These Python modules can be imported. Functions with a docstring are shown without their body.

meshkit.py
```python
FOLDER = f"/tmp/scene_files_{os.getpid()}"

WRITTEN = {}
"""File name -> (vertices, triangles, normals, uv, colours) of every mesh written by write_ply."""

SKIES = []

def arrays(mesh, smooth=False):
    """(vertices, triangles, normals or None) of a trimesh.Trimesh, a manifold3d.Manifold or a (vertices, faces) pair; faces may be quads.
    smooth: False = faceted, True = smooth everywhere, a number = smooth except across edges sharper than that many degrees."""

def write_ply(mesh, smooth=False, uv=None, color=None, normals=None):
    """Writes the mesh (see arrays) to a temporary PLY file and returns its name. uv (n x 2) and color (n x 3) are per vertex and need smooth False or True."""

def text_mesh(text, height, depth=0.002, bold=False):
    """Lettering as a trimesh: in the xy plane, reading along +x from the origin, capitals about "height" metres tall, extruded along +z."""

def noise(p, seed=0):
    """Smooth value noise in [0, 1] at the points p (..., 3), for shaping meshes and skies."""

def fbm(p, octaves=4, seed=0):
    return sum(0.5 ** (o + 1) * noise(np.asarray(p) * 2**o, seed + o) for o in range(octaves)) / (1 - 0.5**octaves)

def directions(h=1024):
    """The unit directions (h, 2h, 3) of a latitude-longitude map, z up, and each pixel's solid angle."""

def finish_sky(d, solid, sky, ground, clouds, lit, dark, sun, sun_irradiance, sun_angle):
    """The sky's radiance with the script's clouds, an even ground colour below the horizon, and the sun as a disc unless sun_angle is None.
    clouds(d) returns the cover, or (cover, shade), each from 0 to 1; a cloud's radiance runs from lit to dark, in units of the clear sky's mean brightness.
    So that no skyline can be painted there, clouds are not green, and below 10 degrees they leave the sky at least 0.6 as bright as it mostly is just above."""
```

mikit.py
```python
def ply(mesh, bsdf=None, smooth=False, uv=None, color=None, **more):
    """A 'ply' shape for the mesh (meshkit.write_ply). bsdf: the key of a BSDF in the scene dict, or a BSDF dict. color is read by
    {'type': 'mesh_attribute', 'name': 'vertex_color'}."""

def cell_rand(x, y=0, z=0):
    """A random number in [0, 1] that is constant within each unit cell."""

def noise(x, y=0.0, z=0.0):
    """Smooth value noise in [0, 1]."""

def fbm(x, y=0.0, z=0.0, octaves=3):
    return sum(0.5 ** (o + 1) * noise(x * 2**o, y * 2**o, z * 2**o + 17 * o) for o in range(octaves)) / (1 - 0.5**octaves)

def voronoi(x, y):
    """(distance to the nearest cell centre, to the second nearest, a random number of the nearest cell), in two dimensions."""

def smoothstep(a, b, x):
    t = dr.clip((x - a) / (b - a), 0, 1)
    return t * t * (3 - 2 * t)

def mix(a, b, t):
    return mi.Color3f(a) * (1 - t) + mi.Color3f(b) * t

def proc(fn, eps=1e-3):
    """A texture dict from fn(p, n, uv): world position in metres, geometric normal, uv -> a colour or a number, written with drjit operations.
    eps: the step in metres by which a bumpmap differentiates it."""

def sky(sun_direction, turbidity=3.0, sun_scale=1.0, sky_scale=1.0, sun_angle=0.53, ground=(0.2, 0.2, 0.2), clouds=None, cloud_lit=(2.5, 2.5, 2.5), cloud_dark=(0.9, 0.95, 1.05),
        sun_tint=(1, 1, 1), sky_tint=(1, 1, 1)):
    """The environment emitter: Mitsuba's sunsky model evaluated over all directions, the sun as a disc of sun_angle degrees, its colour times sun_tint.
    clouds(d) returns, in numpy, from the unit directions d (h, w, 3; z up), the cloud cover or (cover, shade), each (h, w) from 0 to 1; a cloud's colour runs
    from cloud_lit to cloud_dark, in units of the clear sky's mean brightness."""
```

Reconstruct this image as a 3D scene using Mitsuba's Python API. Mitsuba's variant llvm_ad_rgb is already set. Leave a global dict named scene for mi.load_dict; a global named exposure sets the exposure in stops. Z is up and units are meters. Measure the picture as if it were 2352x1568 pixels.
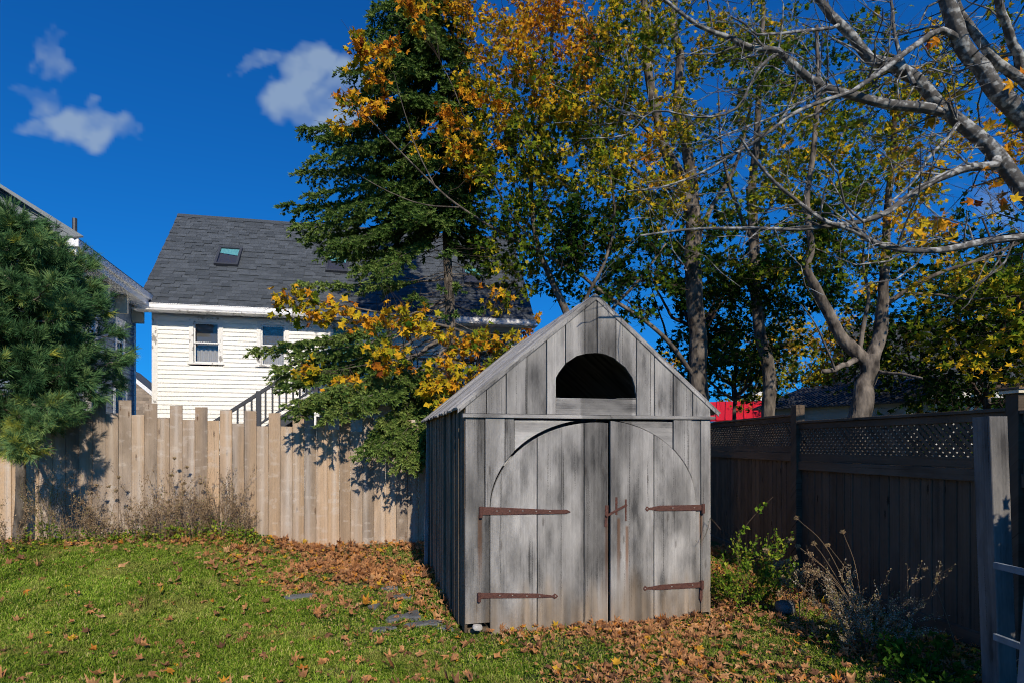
import math
import numpy as np
import drjit as dr
import mitsuba as mi
import mikit
import meshkit
import trimesh
from shapely.geometry import Polygon, box as sbox
from shapely import affinity
from scipy.spatial import cKDTree
from mikit import noise, fbm, voronoi, cell_rand, smoothstep, mix

T = mi.ScalarTransform4f
# ------------------------------------------------------------------ camera, sky, exposure
EYE = 1.7
F = 1350.0                       # focal length in units of a 2352 x 1568 frame
SUN_AZ, SUN_EL = math.radians(17.0), math.radians(33.0)
SUN = (math.sin(SUN_AZ) * math.cos(SUN_EL), -math.cos(SUN_AZ) * math.cos(SUN_EL), math.sin(SUN_EL))


def cloud_cover(d):
    y = np.maximum(d[..., 1], 1e-3)
    u, v = d[..., 0] / y, d[..., 2] / y
    q = np.stack([u * 17, v * 20, u * 0], -1)
    w = meshkit.fbm(q, 5, 3)
    wx, wy = (meshkit.fbm(q * 0.7 + 40, 4, 9) - .5) * .13, (meshkit.fbm(q * 0.7 + 80, 4, 5) - .5) * .11
    c = np.zeros_like(u)
    for cx, cy, rx, ry, k in ((-.80, .60, .062, .048, .72), (-.785, .655, .028, .055, .5), (-.715, .555, .075, .048, .95), (-.775, .532, .05, .022, .55),
                              (-.355, .645, .058, .07, .95), (-.345, .575, .07, .055, .95), (-.42, .64, .04, .026, .55), (-.28, .61, .06, .08, .8),
                              (.86, .40, .10, .06, .4), (.62, .30, .12, .04, .2), (1.6, .9, .3, .15, .8), (-1.9, .8, .3, .12, .7)):
        r = ((u + wx - cx) / rx) ** 2 + ((v + wy - cy) / ry) ** 2
        c = np.maximum(c, k * np.clip(1.25 - r, 0, 1))
    f = np.clip((w - .25) * 2.0, 0, 1)
    cover = np.clip((c * 1.5 - .92 * (1 - f)) * .95, 0, 1) * .74
    cover = np.where(d[..., 1] > 0.05, cover, 0)
    return cover, np.clip(1.1 - cover * 1.2, 0, 1) * .35


exposure = 1.75
scene = {
    "camera": {"type": "perspective", "fov": 2 * math.degrees(math.atan(1176 / F)), "fov_axis": "x", "near_clip": 0.05, "far_clip": 2000.0,
               "principal_point_offset_x": 0.0, "principal_point_offset_y": -(1021 - 784) / 1568.0,
               "to_world": T().look_at(origin=[0, 0, EYE], target=[0, 1, EYE], up=[0, 0, 1])},
    "sky": mikit.sky(SUN, turbidity=2.5, sun_scale=1.0, sky_scale=0.5, sky_tint=(.10, 1.10, 2.45), sun_tint=(.90, .985, 1.15), clouds=cloud_cover,
                     cloud_lit=(1.75, 2.3, 3.0), cloud_dark=(1.0, 1.55, 2.5), ground=(.12, .11, .07)),
}
labels = {}


def at(px, py, Y):
    """The point at depth Y (metres) that was surveyed at (px, py) in the 2352 x 1568 frame."""
    return np.array([(px - 1176) / F * Y, Y, EYE - (py - 1021) / F * Y])


def line(Y0, Y1, *pts):
    n = len(pts)
    return np.array([at(x, y, Y0 + (Y1 - Y0) * i / max(n - 1, 1)) for i, (x, y) in enumerate(pts)])


# ------------------------------------------------------------------ registry
def numbered(key):
    if key not in scene and key not in labels:
        return key
    k = 1
    while f"{key}_{k:03d}" in scene or f"{key}_{k:03d}" in labels:
        k += 1
    return f"{key}_{k:03d}"


_next = {}


def fresh(key):
    """The next free number of a key, remembered so that long runs of parts stay quick."""
    n = _next.get(key, 0)
    _next[key] = n + 1
    return key if n == 0 else f"{key}_{n:03d}"


def thing(name, label, category, group=None):
    key = fresh(name)
    labels[key] = {"label": label, "category": category}
    if group:
        labels[key]["group"] = group
    return key


def put(key, mesh, bsdf, smooth=False, **lab):
    key = key if key in labels and key not in scene else fresh(key)
    V, Fc, UV = mesh if len(mesh) == 3 else (*mesh, None)
    scene[key] = mikit.ply((V, Fc), bsdf, smooth, uv=UV)
    if lab:
        labels[key] = {**labels.get(key, {}), **lab}
    return key


def join(meshes):
    meshes = [m for m in meshes if m is not None and len(m[0])]
    vs, fs, us, n = [], [], [], 0
    for V, Fc, UV in meshes:
        vs.append(V); fs.append(np.asarray(Fc) + n); us.append(UV); n += len(V)
    return np.vstack(vs), np.vstack(fs), np.vstack(us)


# ------------------------------------------------------------------ mesh helpers
def ss(a, b, x):
    t = np.clip((np.asarray(x, float) - a) / (b - a), 0, 1)
    return t * t * (3 - 2 * t)


class Frame:
    """A plane: origin o, ax along the width, ay along the height, an outwards."""
    def __init__(s, o, ax, ay, an=None):
        s.o, s.ax, s.ay = (np.asarray(v, float) for v in (o, ax, ay))
        s.an = np.cross(s.ax, s.ay) if an is None else np.asarray(an, float)

    def __call__(s, q):
        q = np.asarray(q, float)
        return s.o + q[..., :1] * s.ax + q[..., 1:2] * s.ay + q[..., 2:3] * s.an


def ccw(p):
    p = np.asarray(p, float)
    a = np.sum(p[:, 0] * np.roll(p[:, 1], -1) - np.roll(p[:, 0], -1) * p[:, 1])
    return p if a > 0 else p[::-1]


def inset(p, c):
    e = np.roll(p, -1, 0) - p
    n = np.stack([-e[:, 1], e[:, 0]], 1) / (np.linalg.norm(e, axis=1, keepdims=True) + 1e-12)
    n0 = np.roll(n, 1, 0)
    return p + c * (n0 + n) / np.maximum(1 + np.sum(n0 * n, 1, keepdims=True), .35)


def cover_faces(p):
    if len(p) == 4:
        return p, np.array([[0, 1, 2], [0, 2, 3]])
    v, f = trimesh.creation.triangulate_polygon(Polygon(p), engine="earcut")
    v, f = np.asarray(v), np.asarray(f)
    a = v[f]
    area = (a[:, 1, 0] - a[:, 0, 0]) * (a[:, 2, 1] - a[:, 0, 1]) - (a[:, 2, 0] - a[:, 0, 0]) * (a[:, 1, 1] - a[:, 0, 1])
    f[area < 0] = f[area < 0][:, ::-1]
    return v, f


_bid = [0]


def prism(poly, th, fr, base=0.0, ch=.003, grain="v", bid=None, back=True, tilt=0.0):
    """A board: outline poly in the frame's plane, from base to base + th outwards, its front edges chamfered. uv are metres along and
    across the grain, u shifted by 4 m per board so that every board gets its own grain. tilt: outward lean per metre of height."""
    if bid is None:
        _bid[0] += 1
        bid = _bid[0]
    p = ccw(poly)
    q = inset(p, ch) if ch else p
    V, Fc, U, n = [], [], [], 0

    def add(v3, f, uv):
        nonlocal n
        V.append(v3); Fc.append(np.asarray(f) + n); U.append(uv); n += len(v3)

    c0 = 0 if grain == "v" else 1
    lo0 = p[:, c0].min()
    sc0 = min(1.0, 3.2 / max(np.ptp(p[:, c0]), 1e-6))

    def uv2(v):
        v = np.asarray(v)
        return np.stack([4 * bid + .3 + (v[:, c0] - lo0) * sc0, v[:, 1 - c0]], 1)

    cv, cf = cover_faces(q)
    add(np.column_stack([cv, np.full(len(cv), base + th)]), cf, uv2(cv))
    rings = [(p, base), (p, base + th - ch), (q, base + th)] if ch else [(p, base), (p, base + th)]
    m = len(p)
    for (a, za), (b, zb) in zip(rings[:-1], rings[1:]):
        i, j = np.arange(m), (np.arange(m) + 1) % m
        quad = np.stack([np.column_stack([a[i], np.full(m, za)]), np.column_stack([a[j], np.full(m, za)]),
                         np.column_stack([b[j], np.full(m, zb)]), np.column_stack([b[i], np.full(m, zb)])], 1).reshape(-1, 3)
        k = 4 * np.arange(m)
        add(quad, np.vstack([np.stack([k, k + 1, k + 2], 1), np.stack([k, k + 2, k + 3], 1)]), uv2(quad[:, :2]) + np.column_stack([quad[:, 2], quad[:, 2] * 0]))
    if back:
        bv, bf = cover_faces(p)
        add(np.column_stack([bv, np.full(len(bv), base)]), bf[:, ::-1], uv2(bv))
    W = np.vstack(V)
    if tilt:
        W[:, 2] += tilt * (W[:, 1] - W[:, 1].min())
    return fr(W), np.vstack(Fc), np.vstack(U)


def rect(x0, y0, x1, y1):
    return np.array([[x0, y0], [x1, y0], [x1, y1], [x0, y1]], float)


WORLD = Frame([0, 0, 0], [1, 0, 0], [0, 1, 0])


def block(fr, x0, x1, y0, y1, z0, z1, ch=.003, grain="v", bid=None):
    return prism(rect(x0, y0, x1, y1), z1 - z0, fr, z0, ch, grain, bid)


def bar(a, b, w, t, side=(0, 0, 1), ch=.003, bid=None):
    """A timber from a to b: w wide along 'side' (made square to the run), t thick."""
    a, b = np.asarray(a, float), np.asarray(b, float)
    L = np.linalg.norm(b - a)
    ay = (b - a) / L
    ax = np.asarray(side, float) - np.dot(side, ay) * ay
    ax /= np.linalg.norm(ax)
    return prism(rect(-w / 2, 0, w / 2, L), t, Frame(a, ax, ay), -t / 2, ch, "v", bid)


def tube(pts, rad, sides=6, cap=True, lump=0.0, seed=0):
    p = np.asarray(pts, float)
    r = np.broadcast_to(np.asarray(rad, float), (len(p),))
    t = np.gradient(p, axis=0)
    t /= np.linalg.norm(t, axis=1, keepdims=True) + 1e-12
    m = t.mean(0)
    ref = np.eye(3)[np.argmin(np.abs(m))]
    a = np.cross(t, ref)
    a /= np.linalg.norm(a, axis=1, keepdims=True) + 1e-12
    b = np.cross(t, a)
    g = np.arange(sides) * 2 * np.pi / sides
    rr = r[:, None] * np.ones(sides)
    v = p[:, None] + rr[..., None] * (np.cos(g)[None, :, None] * a[:, None] + np.sin(g)[None, :, None] * b[:, None])
    if lump:
        k = meshkit.fbm(v * np.array([5, 5, 2.2]) + seed, 3, 2) - .5
        v = p[:, None] + (v - p[:, None]) * (1 + lump * 2 * k[..., None])
    i, j = np.meshgrid(np.arange(len(p) - 1), np.arange(sides), indexing="ij")
    q = np.stack([i * sides + j, i * sides + (j + 1) % sides, (i + 1) * sides + (j + 1) % sides, (i + 1) * sides + j], -1).reshape(-1, 4)
    f = np.vstack([q[:, [0, 1, 2]], q[:, [0, 2, 3]]])
    L = np.concatenate([[0], np.cumsum(np.linalg.norm(np.diff(p, axis=0), axis=1))])
    V = v.reshape(-1, 3)
    UV = np.stack([np.broadcast_to(g[None] * r.mean(), (len(p), sides)), np.broadcast_to(L[:, None], (len(p), sides))], -1).reshape(-1, 2)
    if cap:
        for e, k in ((0, 0), (len(p) - 1, 1)):
            n = len(V)
            V = np.vstack([V, p[e]]); UV = np.vstack([UV, [0, L[e]]])
            j = np.arange(sides)
            tri = np.stack([np.full(sides, n), e * sides + j, e * sides + (j + 1) % sides], 1)
            f = np.vstack([f, tri[:, ::-1] if k == 0 else tri])
    f = f[:, ::-1] if np.dot(np.cross(V[f[0, 1]] - V[f[0, 0]], V[f[0, 2]] - V[f[0, 0]]), V[f[0]].mean(0) - p[:2].mean(0)) < 0 else f
    return V, f, UV


def smooth_path(pts, step=.12, rad=None):
    """Catmull-Rom through the points, and the radii resampled with it."""
    p = np.asarray(pts, float)
    q = np.vstack([2 * p[0] - p[1], p, 2 * p[-1] - p[-2]])
    out, rr = [], []
    for k in range(len(p) - 1):
        n = max(1, int(np.linalg.norm(p[k + 1] - p[k]) / step))
        t = (np.arange(n) / n)[:, None]
        a, b, c, d = q[k:k + 4]
        out.append(.5 * (2 * b + (c - a) * t + (2 * a - 5 * b + 4 * c - d) * t**2 + (3 * b - a - 3 * c + d) * t**3))
        rr.append((k + t[:, 0]) / (len(p) - 1))
    out.append(p[-1:]); rr.append(np.ones(1))
    return np.vstack(out), np.concatenate(rr)


def scatter_mesh(tv, tf, tuv, R, pos, size, tone, bend=None, fold=None):
    """Copies of a template as one mesh: rotations R (n,3,3), positions, sizes; u = tone of the copy, v = the template's own v."""
    n, m = len(pos), len(tv)
    loc = np.broadcast_to(tv, (n, m, 3)).copy()
    if bend is not None:
        loc[..., 2] += bend[:, None] * (tv[:, 0]**2 * 1.4 + (tv[:, 1] - .4)**2)[None]
    if fold is not None:
        loc[..., 2] += fold[:, None] * np.abs(tv[:, 0])[None]
        loc[..., 0] *= (1 - .35 * np.abs(fold))[:, None]
    V = np.einsum("nij,nmj->nmi", R, loc * np.asarray(size).reshape(-1, 1, 1)) + pos[:, None]
    Fc = (np.asarray(tf)[None] + (np.arange(n) * m)[:, None, None]).reshape(-1, 3)
    UV = np.stack([np.broadcast_to(np.asarray(tone).reshape(-1, 1), (n, m)), np.broadcast_to(tuv, (n, m))], -1).reshape(-1, 2)
    return V.reshape(-1, 3), Fc, UV


def rot_from(axis_y, axis_z):
    """Rotations whose columns are x, y, z with y along axis_y and z near axis_z."""
    y = axis_y / (np.linalg.norm(axis_y, axis=1, keepdims=True) + 1e-12)
    x = np.cross(y, axis_z)
    x /= np.linalg.norm(x, axis=1, keepdims=True) + 1e-12
    z = np.cross(x, y)
    return np.stack([x, y, z], -1)


def rand_dir(rng, n):
    v = rng.normal(size=(n, 3))
    return v / np.linalg.norm(v, axis=1, keepdims=True)


# the palmate maple leaf: five lobes around a centre
LEAF_V = np.array([[0, .42, .0], [0, 1, -.03], [.17, .66, .03], [.52, .72, -.04], [.3, .42, .03], [.42, .08, -.04], [.05, .12, .02], [-.05, .12, .02], [-.42, .08, -.04], [-.3, .42, .03],
                   [-.52, .72, -.04], [-.17, .66, .03]])
LEAF_F = np.array([[0, 1 + (k + 1) % 11, 1 + k] for k in range(11)])
LEAF_UV = np.array([0, 1, .5, 1, .5, 1, .3, .3, 1, .5, 1, .5])
# a small pointed oval leaf
OVAL_V = np.array([[0, 0, 0], [.28, .45, .06], [0, 1, -.05], [-.28, .45, .06]])
OVAL_F = np.array([[0, 1, 2], [0, 2, 3]])
OVAL_UV = np.array([0, .5, 1, .5])
# ------------------------------------------------------------------ materials
def two(b):
    return {"type": "twosided", "bsdf": b}


def pr(base, rough=.8, **k):
    return {"type": "principled", "base_color": {"type": "rgb", "value": list(base)} if isinstance(base, (tuple, list)) else base, "roughness": rough, **k}


def wood_grain(uv, ring=95.0):
    i = dr.floor(uv.x / 4)
    a, v = uv.x - 4 * i, uv.y
    r, r2 = cell_rand(i, 3), cell_rand(i, 7)
    d1, d2, kr = voronoi(a * 6.5 + r * 31, v * 1.5 + r2 * 57)
    k = dr.select(kr > .72, 1.0, 0.0)
    pull = dr.exp(-dr.square(d1 / .3)) * k
    w = a + (noise(a * 3 + r * 9, v * .45 + r * 40) - .5) * .03 + pull * .012
    g = fbm(w * ring, v * 1.3 + r * 90, r2 * 7, octaves=3) * .74 + .26 * noise(a * 200 + r, v * 38 + r2 * 50)
    s = noise(w * 13, v * .4 + r * 20)
    return a, v, r, r2, d1, k, w, g, s


def wood(dark, light, knot_col, warm=None, split=.10, spread=.35, knots=.8, silver=None):
    def col(p, n, uv):
        a, v, r, r2, d1, k, w, g, s = wood_grain(uv)
        b = fbm(a * 7.5 + r * 30, v * 2.7 + r2 * 60, octaves=4)
        c = mix(dark, light, dr.clip(g * .46 + s * .24 + b * 1.05 - .42, 0, 1))
        if warm is not None:
            c = mix(c, mi.Color3f(warm) * (.7 + .6 * g), dr.clip(noise(a * 5 + r * 13, v * .7 + r2 * 31) * 1.5 - .35 + (r2 - .5) * .7, 0, 1) * .8)
        c = c * (1 - spread / 2 + spread * r)
        crack = smoothstep(.86, .93, noise(w * 130, v * .9 + r * 70))
        c = c * (1 - split * 5 * crack)
        c = mix(c, mi.Color3f(knot_col), smoothstep(.10, .04, d1 + .05 * (g - .5)) * k * knots)
        if silver is not None:
            band = dr.exp(-dr.square((a - .30 - .09 - (r - .5) * .09) / (.02 + .02 * r2))) * smoothstep(.35, .6, r2) * (.5 + noise(a * 60, v * 2))
            chat = smoothstep(.70, .84, noise(a * 7 + r * 20, v * 17 + r2 * 70)) * noise(a * 40, v * 60)
            c = mix(c, mi.Color3f(silver), dr.clip(band * .45 + chat * .4, 0, .8))
        return c
    return col


def wood_relief(p, n, uv):
    i = dr.floor(uv.x / 4)
    a, v = uv.x - 4 * i, uv.y
    r = cell_rand(i, 3)
    return noise(a * 110 + r * 10, v * 1.5 + r * 90) * .6 + noise(a * 30 + r, v * .7 + r * 50) * .6


def bumped(b, fn, scale, eps=1.5e-3):
    return {"type": "twosided", "bsdf": {"type": "bumpmap", "relief": mikit.proc(fn, eps), "scale": scale, "bsdf": b}}


C_SHED0 = np.array([-.418, 5.48])
SHED_A = math.radians(14.5)
SE1 = np.array([math.cos(SHED_A), math.sin(SHED_A), 0])
SD = np.array([-math.sin(SHED_A), math.cos(SHED_A), 0])
SO = np.array([*C_SHED0, 0.0])


def sfront(px):
    """Metres along the shed's front of what was surveyed at column px."""
    k = (px - 1176) / F
    return (k * C_SHED0[1] - C_SHED0[0]) / (SE1[0] - k * SE1[1])


def sz(px, py):
    s = sfront(px)
    return EYE - (py - 1021) / F * (C_SHED0[1] + s * SE1[1])


_shed = wood((.065, .065, .066), (.485, .474, .46), (.07, .06, .055), split=.12, spread=.38, knots=.55)
# rust that ran down from the iron: (left s, right s, top z, length)
RUST = [(sfront(1098) - .002, sfront(1098) + .03, 1.05, .75), (sfront(1391) - .01, sfront(1391) + .016, .93, .85), (sfront(1414), sfront(1414) + .028, .98, .8), (sfront(1434) - .002, sfront(1434) + .022, .9, .8),
        (sfront(1606) - .01, sfront(1606) + .02, 1.0, .45)]


def shed_col(p, n, uv):
    c = _shed(p, n, uv)
    s = (p.x - float(SO[0])) * float(SE1[0]) + (p.y - float(SO[1])) * float(SE1[1])
    t = (p.x - float(SO[0])) * float(SD[0]) + (p.y - float(SO[1])) * float(SD[1])
    a = uv.x - 4 * dr.floor(uv.x / 4)
    front = dr.select(t < .03, 1.0, 0.0)
    rust = mi.Float(0)
    for s0, s1, z, L in RUST:
        w = smoothstep(s0 - .012, s0 + .006, s) * smoothstep(s1 + .012, s1 - .006, s)
        rust = dr.maximum(rust, w * smoothstep(z - L, z - L * .3, p.z) * smoothstep(z + .01, z - .02, p.z))
    c = mix(c, mi.Color3f(.17, .085, .045) * (.6 + .7 * noise(a * 60, uv.y * 2)), rust * front * .75)
    damp = noise(s * 9, p.z * 1.2) * .5 + noise(s * 26, p.z * 3) * .5
    soil = smoothstep(.42, -.05, p.z + (damp - .5) * .5) * front
    c = mix(c, mi.Color3f(.30, .225, .15) * (.55 + .8 * noise(a * 40, uv.y * 1.5)), soil * .65)
    stain = smoothstep(.62, .8, noise(s * 5 + 3, p.z * .9 + 8)) * front
    return c * (1 - .38 * stain)


scene["weathered_wood"] = bumped(pr(mikit.proc(shed_col), .85, specular=.25), wood_relief, .002)
scene["shaded_side_wood"] = bumped(pr(mikit.proc(wood((.085, .062, .042), (.235, .18, .13), (.05, .04, .03), split=.11, spread=.45, knots=.5)), .85, specular=.2), wood_relief, .002)  # browner left-wall boards, a darker copy with that side's shade put into the colour
scene["post_wood"] = bumped(pr(mikit.proc(wood((.055, .054, .053), (.27, .262, .25), (.05, .04, .03), split=.12, spread=.1, knots=.5)), .85, specular=.2), wood_relief, .002)
scene["cedar_wood"] = bumped(pr(mikit.proc(wood((.20, .155, .12), (.46, .375, .30), (.12, .07, .04), warm=(.47, .325, .20), split=.06, spread=.40, knots=.9, silver=(.56, .51, .46))), .75, specular=.3), wood_relief, .002)
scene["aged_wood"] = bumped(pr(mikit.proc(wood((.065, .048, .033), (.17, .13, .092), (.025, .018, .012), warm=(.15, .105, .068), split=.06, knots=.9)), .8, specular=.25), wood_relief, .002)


def rust_col(p, n, uv):
    g = fbm(p.x * 90, p.y * 90, p.z * 90, octaves=3)
    return mix((.045, .02, .017), (.13, .055, .042), g * 1.3 - .15)


scene["rusty_iron"] = pr(mikit.proc(rust_col), .75, specular=.35)
scene["dull_bolt"] = pr((.33, .30, .27), .5, metallic=.6)


def white_col(p, n, uv):
    g = fbm(p.x * 1.3, p.y * 1.3, p.z * 5, octaves=3)
    return mix((.77, .765, .735), (.85, .85, .82), g)


scene["white_siding"] = pr(mikit.proc(white_col), .6)


def peel_col(p, n, uv):
    g = fbm(p.x * 17, p.y * 17, p.z * 9, octaves=4)
    h = noise(p.x * 2, p.y * 2, p.z * 1.6)
    bare = smoothstep(.65, .72, g * .72 + h * .34)
    return mix(mi.Color3f(.79, .79, .78) * (.9 + .12 * h), mi.Color3f(.26, .25, .24), bare * .9)


scene["peeling_paint"] = pr(mikit.proc(peel_col), .65)
scene["gutter_white"] = pr((.78, .79, .8), .4)


def shingle_col(p, n, uv):
    i = dr.floor(uv.x / 4)
    r = cell_rand(i, 5)
    return mix((.050, .060, .072), (.080, .094, .112), r) * (.75 + .5 * noise(p.x * 60, p.y * 60, p.z * 60))


scene["asphalt_shingle"] = two(pr(mikit.proc(shingle_col), .9, specular=.2))


def pale_shingle_col(p, n, uv):
    i = dr.floor(uv.x / 4)
    return mix((.10, .115, .12), (.19, .21, .215), cell_rand(i, 5)) * (.8 + .4 * noise(p.x * 50, p.y * 50, p.z * 50))


scene["pale_shingle"] = two(pr(mikit.proc(pale_shingle_col), .9, specular=.2))


def board_tone(base, spread):
    def col(p, n, uv):
        return mi.Color3f(base) * (1 - spread / 2 + spread * cell_rand(dr.floor(uv.x / 4), 5)) * (.85 + .3 * fbm(p.x * 3, p.y * 3, p.z * 9))
    return col


scene["blue_siding"] = pr(mikit.proc(board_tone((.17, .23, .31), .2)), .6)
scene["deck_paint"] = pr(mikit.proc(board_tone((.038, .044, .058), .25)), .6)
scene["cream_trim"] = pr((.62, .56, .42), .6)
scene["teal_paint"] = pr((.05, .30, .27), .5)
scene["red_metal"] = pr((.55, .015, .03), .45, specular=.4)
scene["grey_wall"] = pr(mikit.proc(board_tone((.42, .40, .37), .12)), .75)
scene["cedar_shake"] = pr(mikit.proc(board_tone((.26, .21, .165), .6)), .9)
scene["dark_metal"] = pr((.06, .065, .075), .5, metallic=.3)
scene["dark_room"] = two(pr((.035, .035, .04), .9))
scene["dark_blind"] = two(pr((.075, .075, .075), .9))
scene["curtain_cloth"] = two(pr((.34, .34, .34), .9))
scene["window_glass"] = {"type": "thindielectric", "int_ior": 1.5}
scene["skylight_blind"] = two(pr((.10, .33, .36), .8))
scene["trellis_paint"] = two(pr(mikit.proc(lambda p, n, uv: mix((.10, .125, .15), (.24, .28, .31), fbm(p.x * 20, p.y * 20, p.z * 8))), .7))


def soil_col(p, n, uv):
    g = fbm(p.x * 7, p.y * 7, octaves=4)
    h = fbm(p.x * 1.1 + 9, p.y * 1.1, octaves=2)
    c = mix((.04, .045, .018), (.085, .075, .04), g)
    return mix(c, mi.Color3f(.055, .085, .02), smoothstep(.4, .6, h) * .7)


scene["ground_soil"] = pr(mikit.proc(soil_col), .95, specular=.1)


def ramp(t, *stops):
    c = mi.Color3f(stops[0][1])
    for (a, _), (b, cb) in zip(stops[:-1], stops[1:]):
        c = mix(c, mi.Color3f(cb), dr.clip((t - a) / (b - a), 0, 1))
    return c


def thin(fn, rough=.5, trans=.7, spec=.3):
    return {"type": "principledthin", "base_color": mikit.proc(fn), "roughness": rough, "diff_trans": trans, "spec_tint": 0.0, "eta": 1.4}


def maple_col(p, n, uv):
    t = uv.x
    c = ramp(t, (0.0, (.016, .042, .010)), (.2, (.045, .11, .014)), (.4, (.22, .28, .022)), (.55, (.68, .50, .03)), (.7, (.84, .43, .03)), (.85, (.68, .24, .025)), (1.0, (.22, .06, .02)))
    return c * (.75 + .35 * noise(p.x * 45, p.y * 45, p.z * 45)) * (.8 + .25 * uv.y)


def fallen_col(p, n, uv):
    t = uv.x
    c = ramp(t, (0.0, (.14, .075, .05)), (.25, (.42, .21, .11)), (.5, (.64, .31, .125)), (.7, (.72, .44, .23)), (.85, (.70, .27, .05)), (1.0, (.75, .48, .05)))
    return c * (.62 + .6 * noise(p.x * 60, p.y * 60, p.z * 60)) * (.7 + .35 * uv.y)


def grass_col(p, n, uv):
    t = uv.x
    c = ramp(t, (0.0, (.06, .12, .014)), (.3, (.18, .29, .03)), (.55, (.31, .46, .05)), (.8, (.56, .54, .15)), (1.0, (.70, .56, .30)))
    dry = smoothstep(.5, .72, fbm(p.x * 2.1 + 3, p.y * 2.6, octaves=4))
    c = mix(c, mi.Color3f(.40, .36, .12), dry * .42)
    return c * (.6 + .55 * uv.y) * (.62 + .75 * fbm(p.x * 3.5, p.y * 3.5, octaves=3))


def herb_col(p, n, uv):
    t = uv.x
    c = ramp(t, (0.0, (.018, .055, .010)), (.4, (.07, .16, .018)), (.7, (.24, .36, .035)), (.85, (.48, .48, .06)), (1.0, (.20, .11, .035)))
    return c * (.75 + .4 * noise(p.x * 40, p.y * 40, p.z * 40))


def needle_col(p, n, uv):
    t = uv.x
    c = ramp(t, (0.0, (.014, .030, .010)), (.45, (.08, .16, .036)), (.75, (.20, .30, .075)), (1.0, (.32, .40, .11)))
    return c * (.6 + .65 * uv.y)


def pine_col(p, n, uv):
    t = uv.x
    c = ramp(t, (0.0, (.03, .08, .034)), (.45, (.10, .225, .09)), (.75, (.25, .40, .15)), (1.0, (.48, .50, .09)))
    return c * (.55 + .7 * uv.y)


def weed_col(p, n, uv):
    t = uv.x
    return ramp(t, (0.0, (.085, .055, .04)), (.4, (.27, .19, .12)), (.7, (.44, .33, .20)), (.85, (.22, .23, .05)), (1.0, (.55, .50, .42)))


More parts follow.
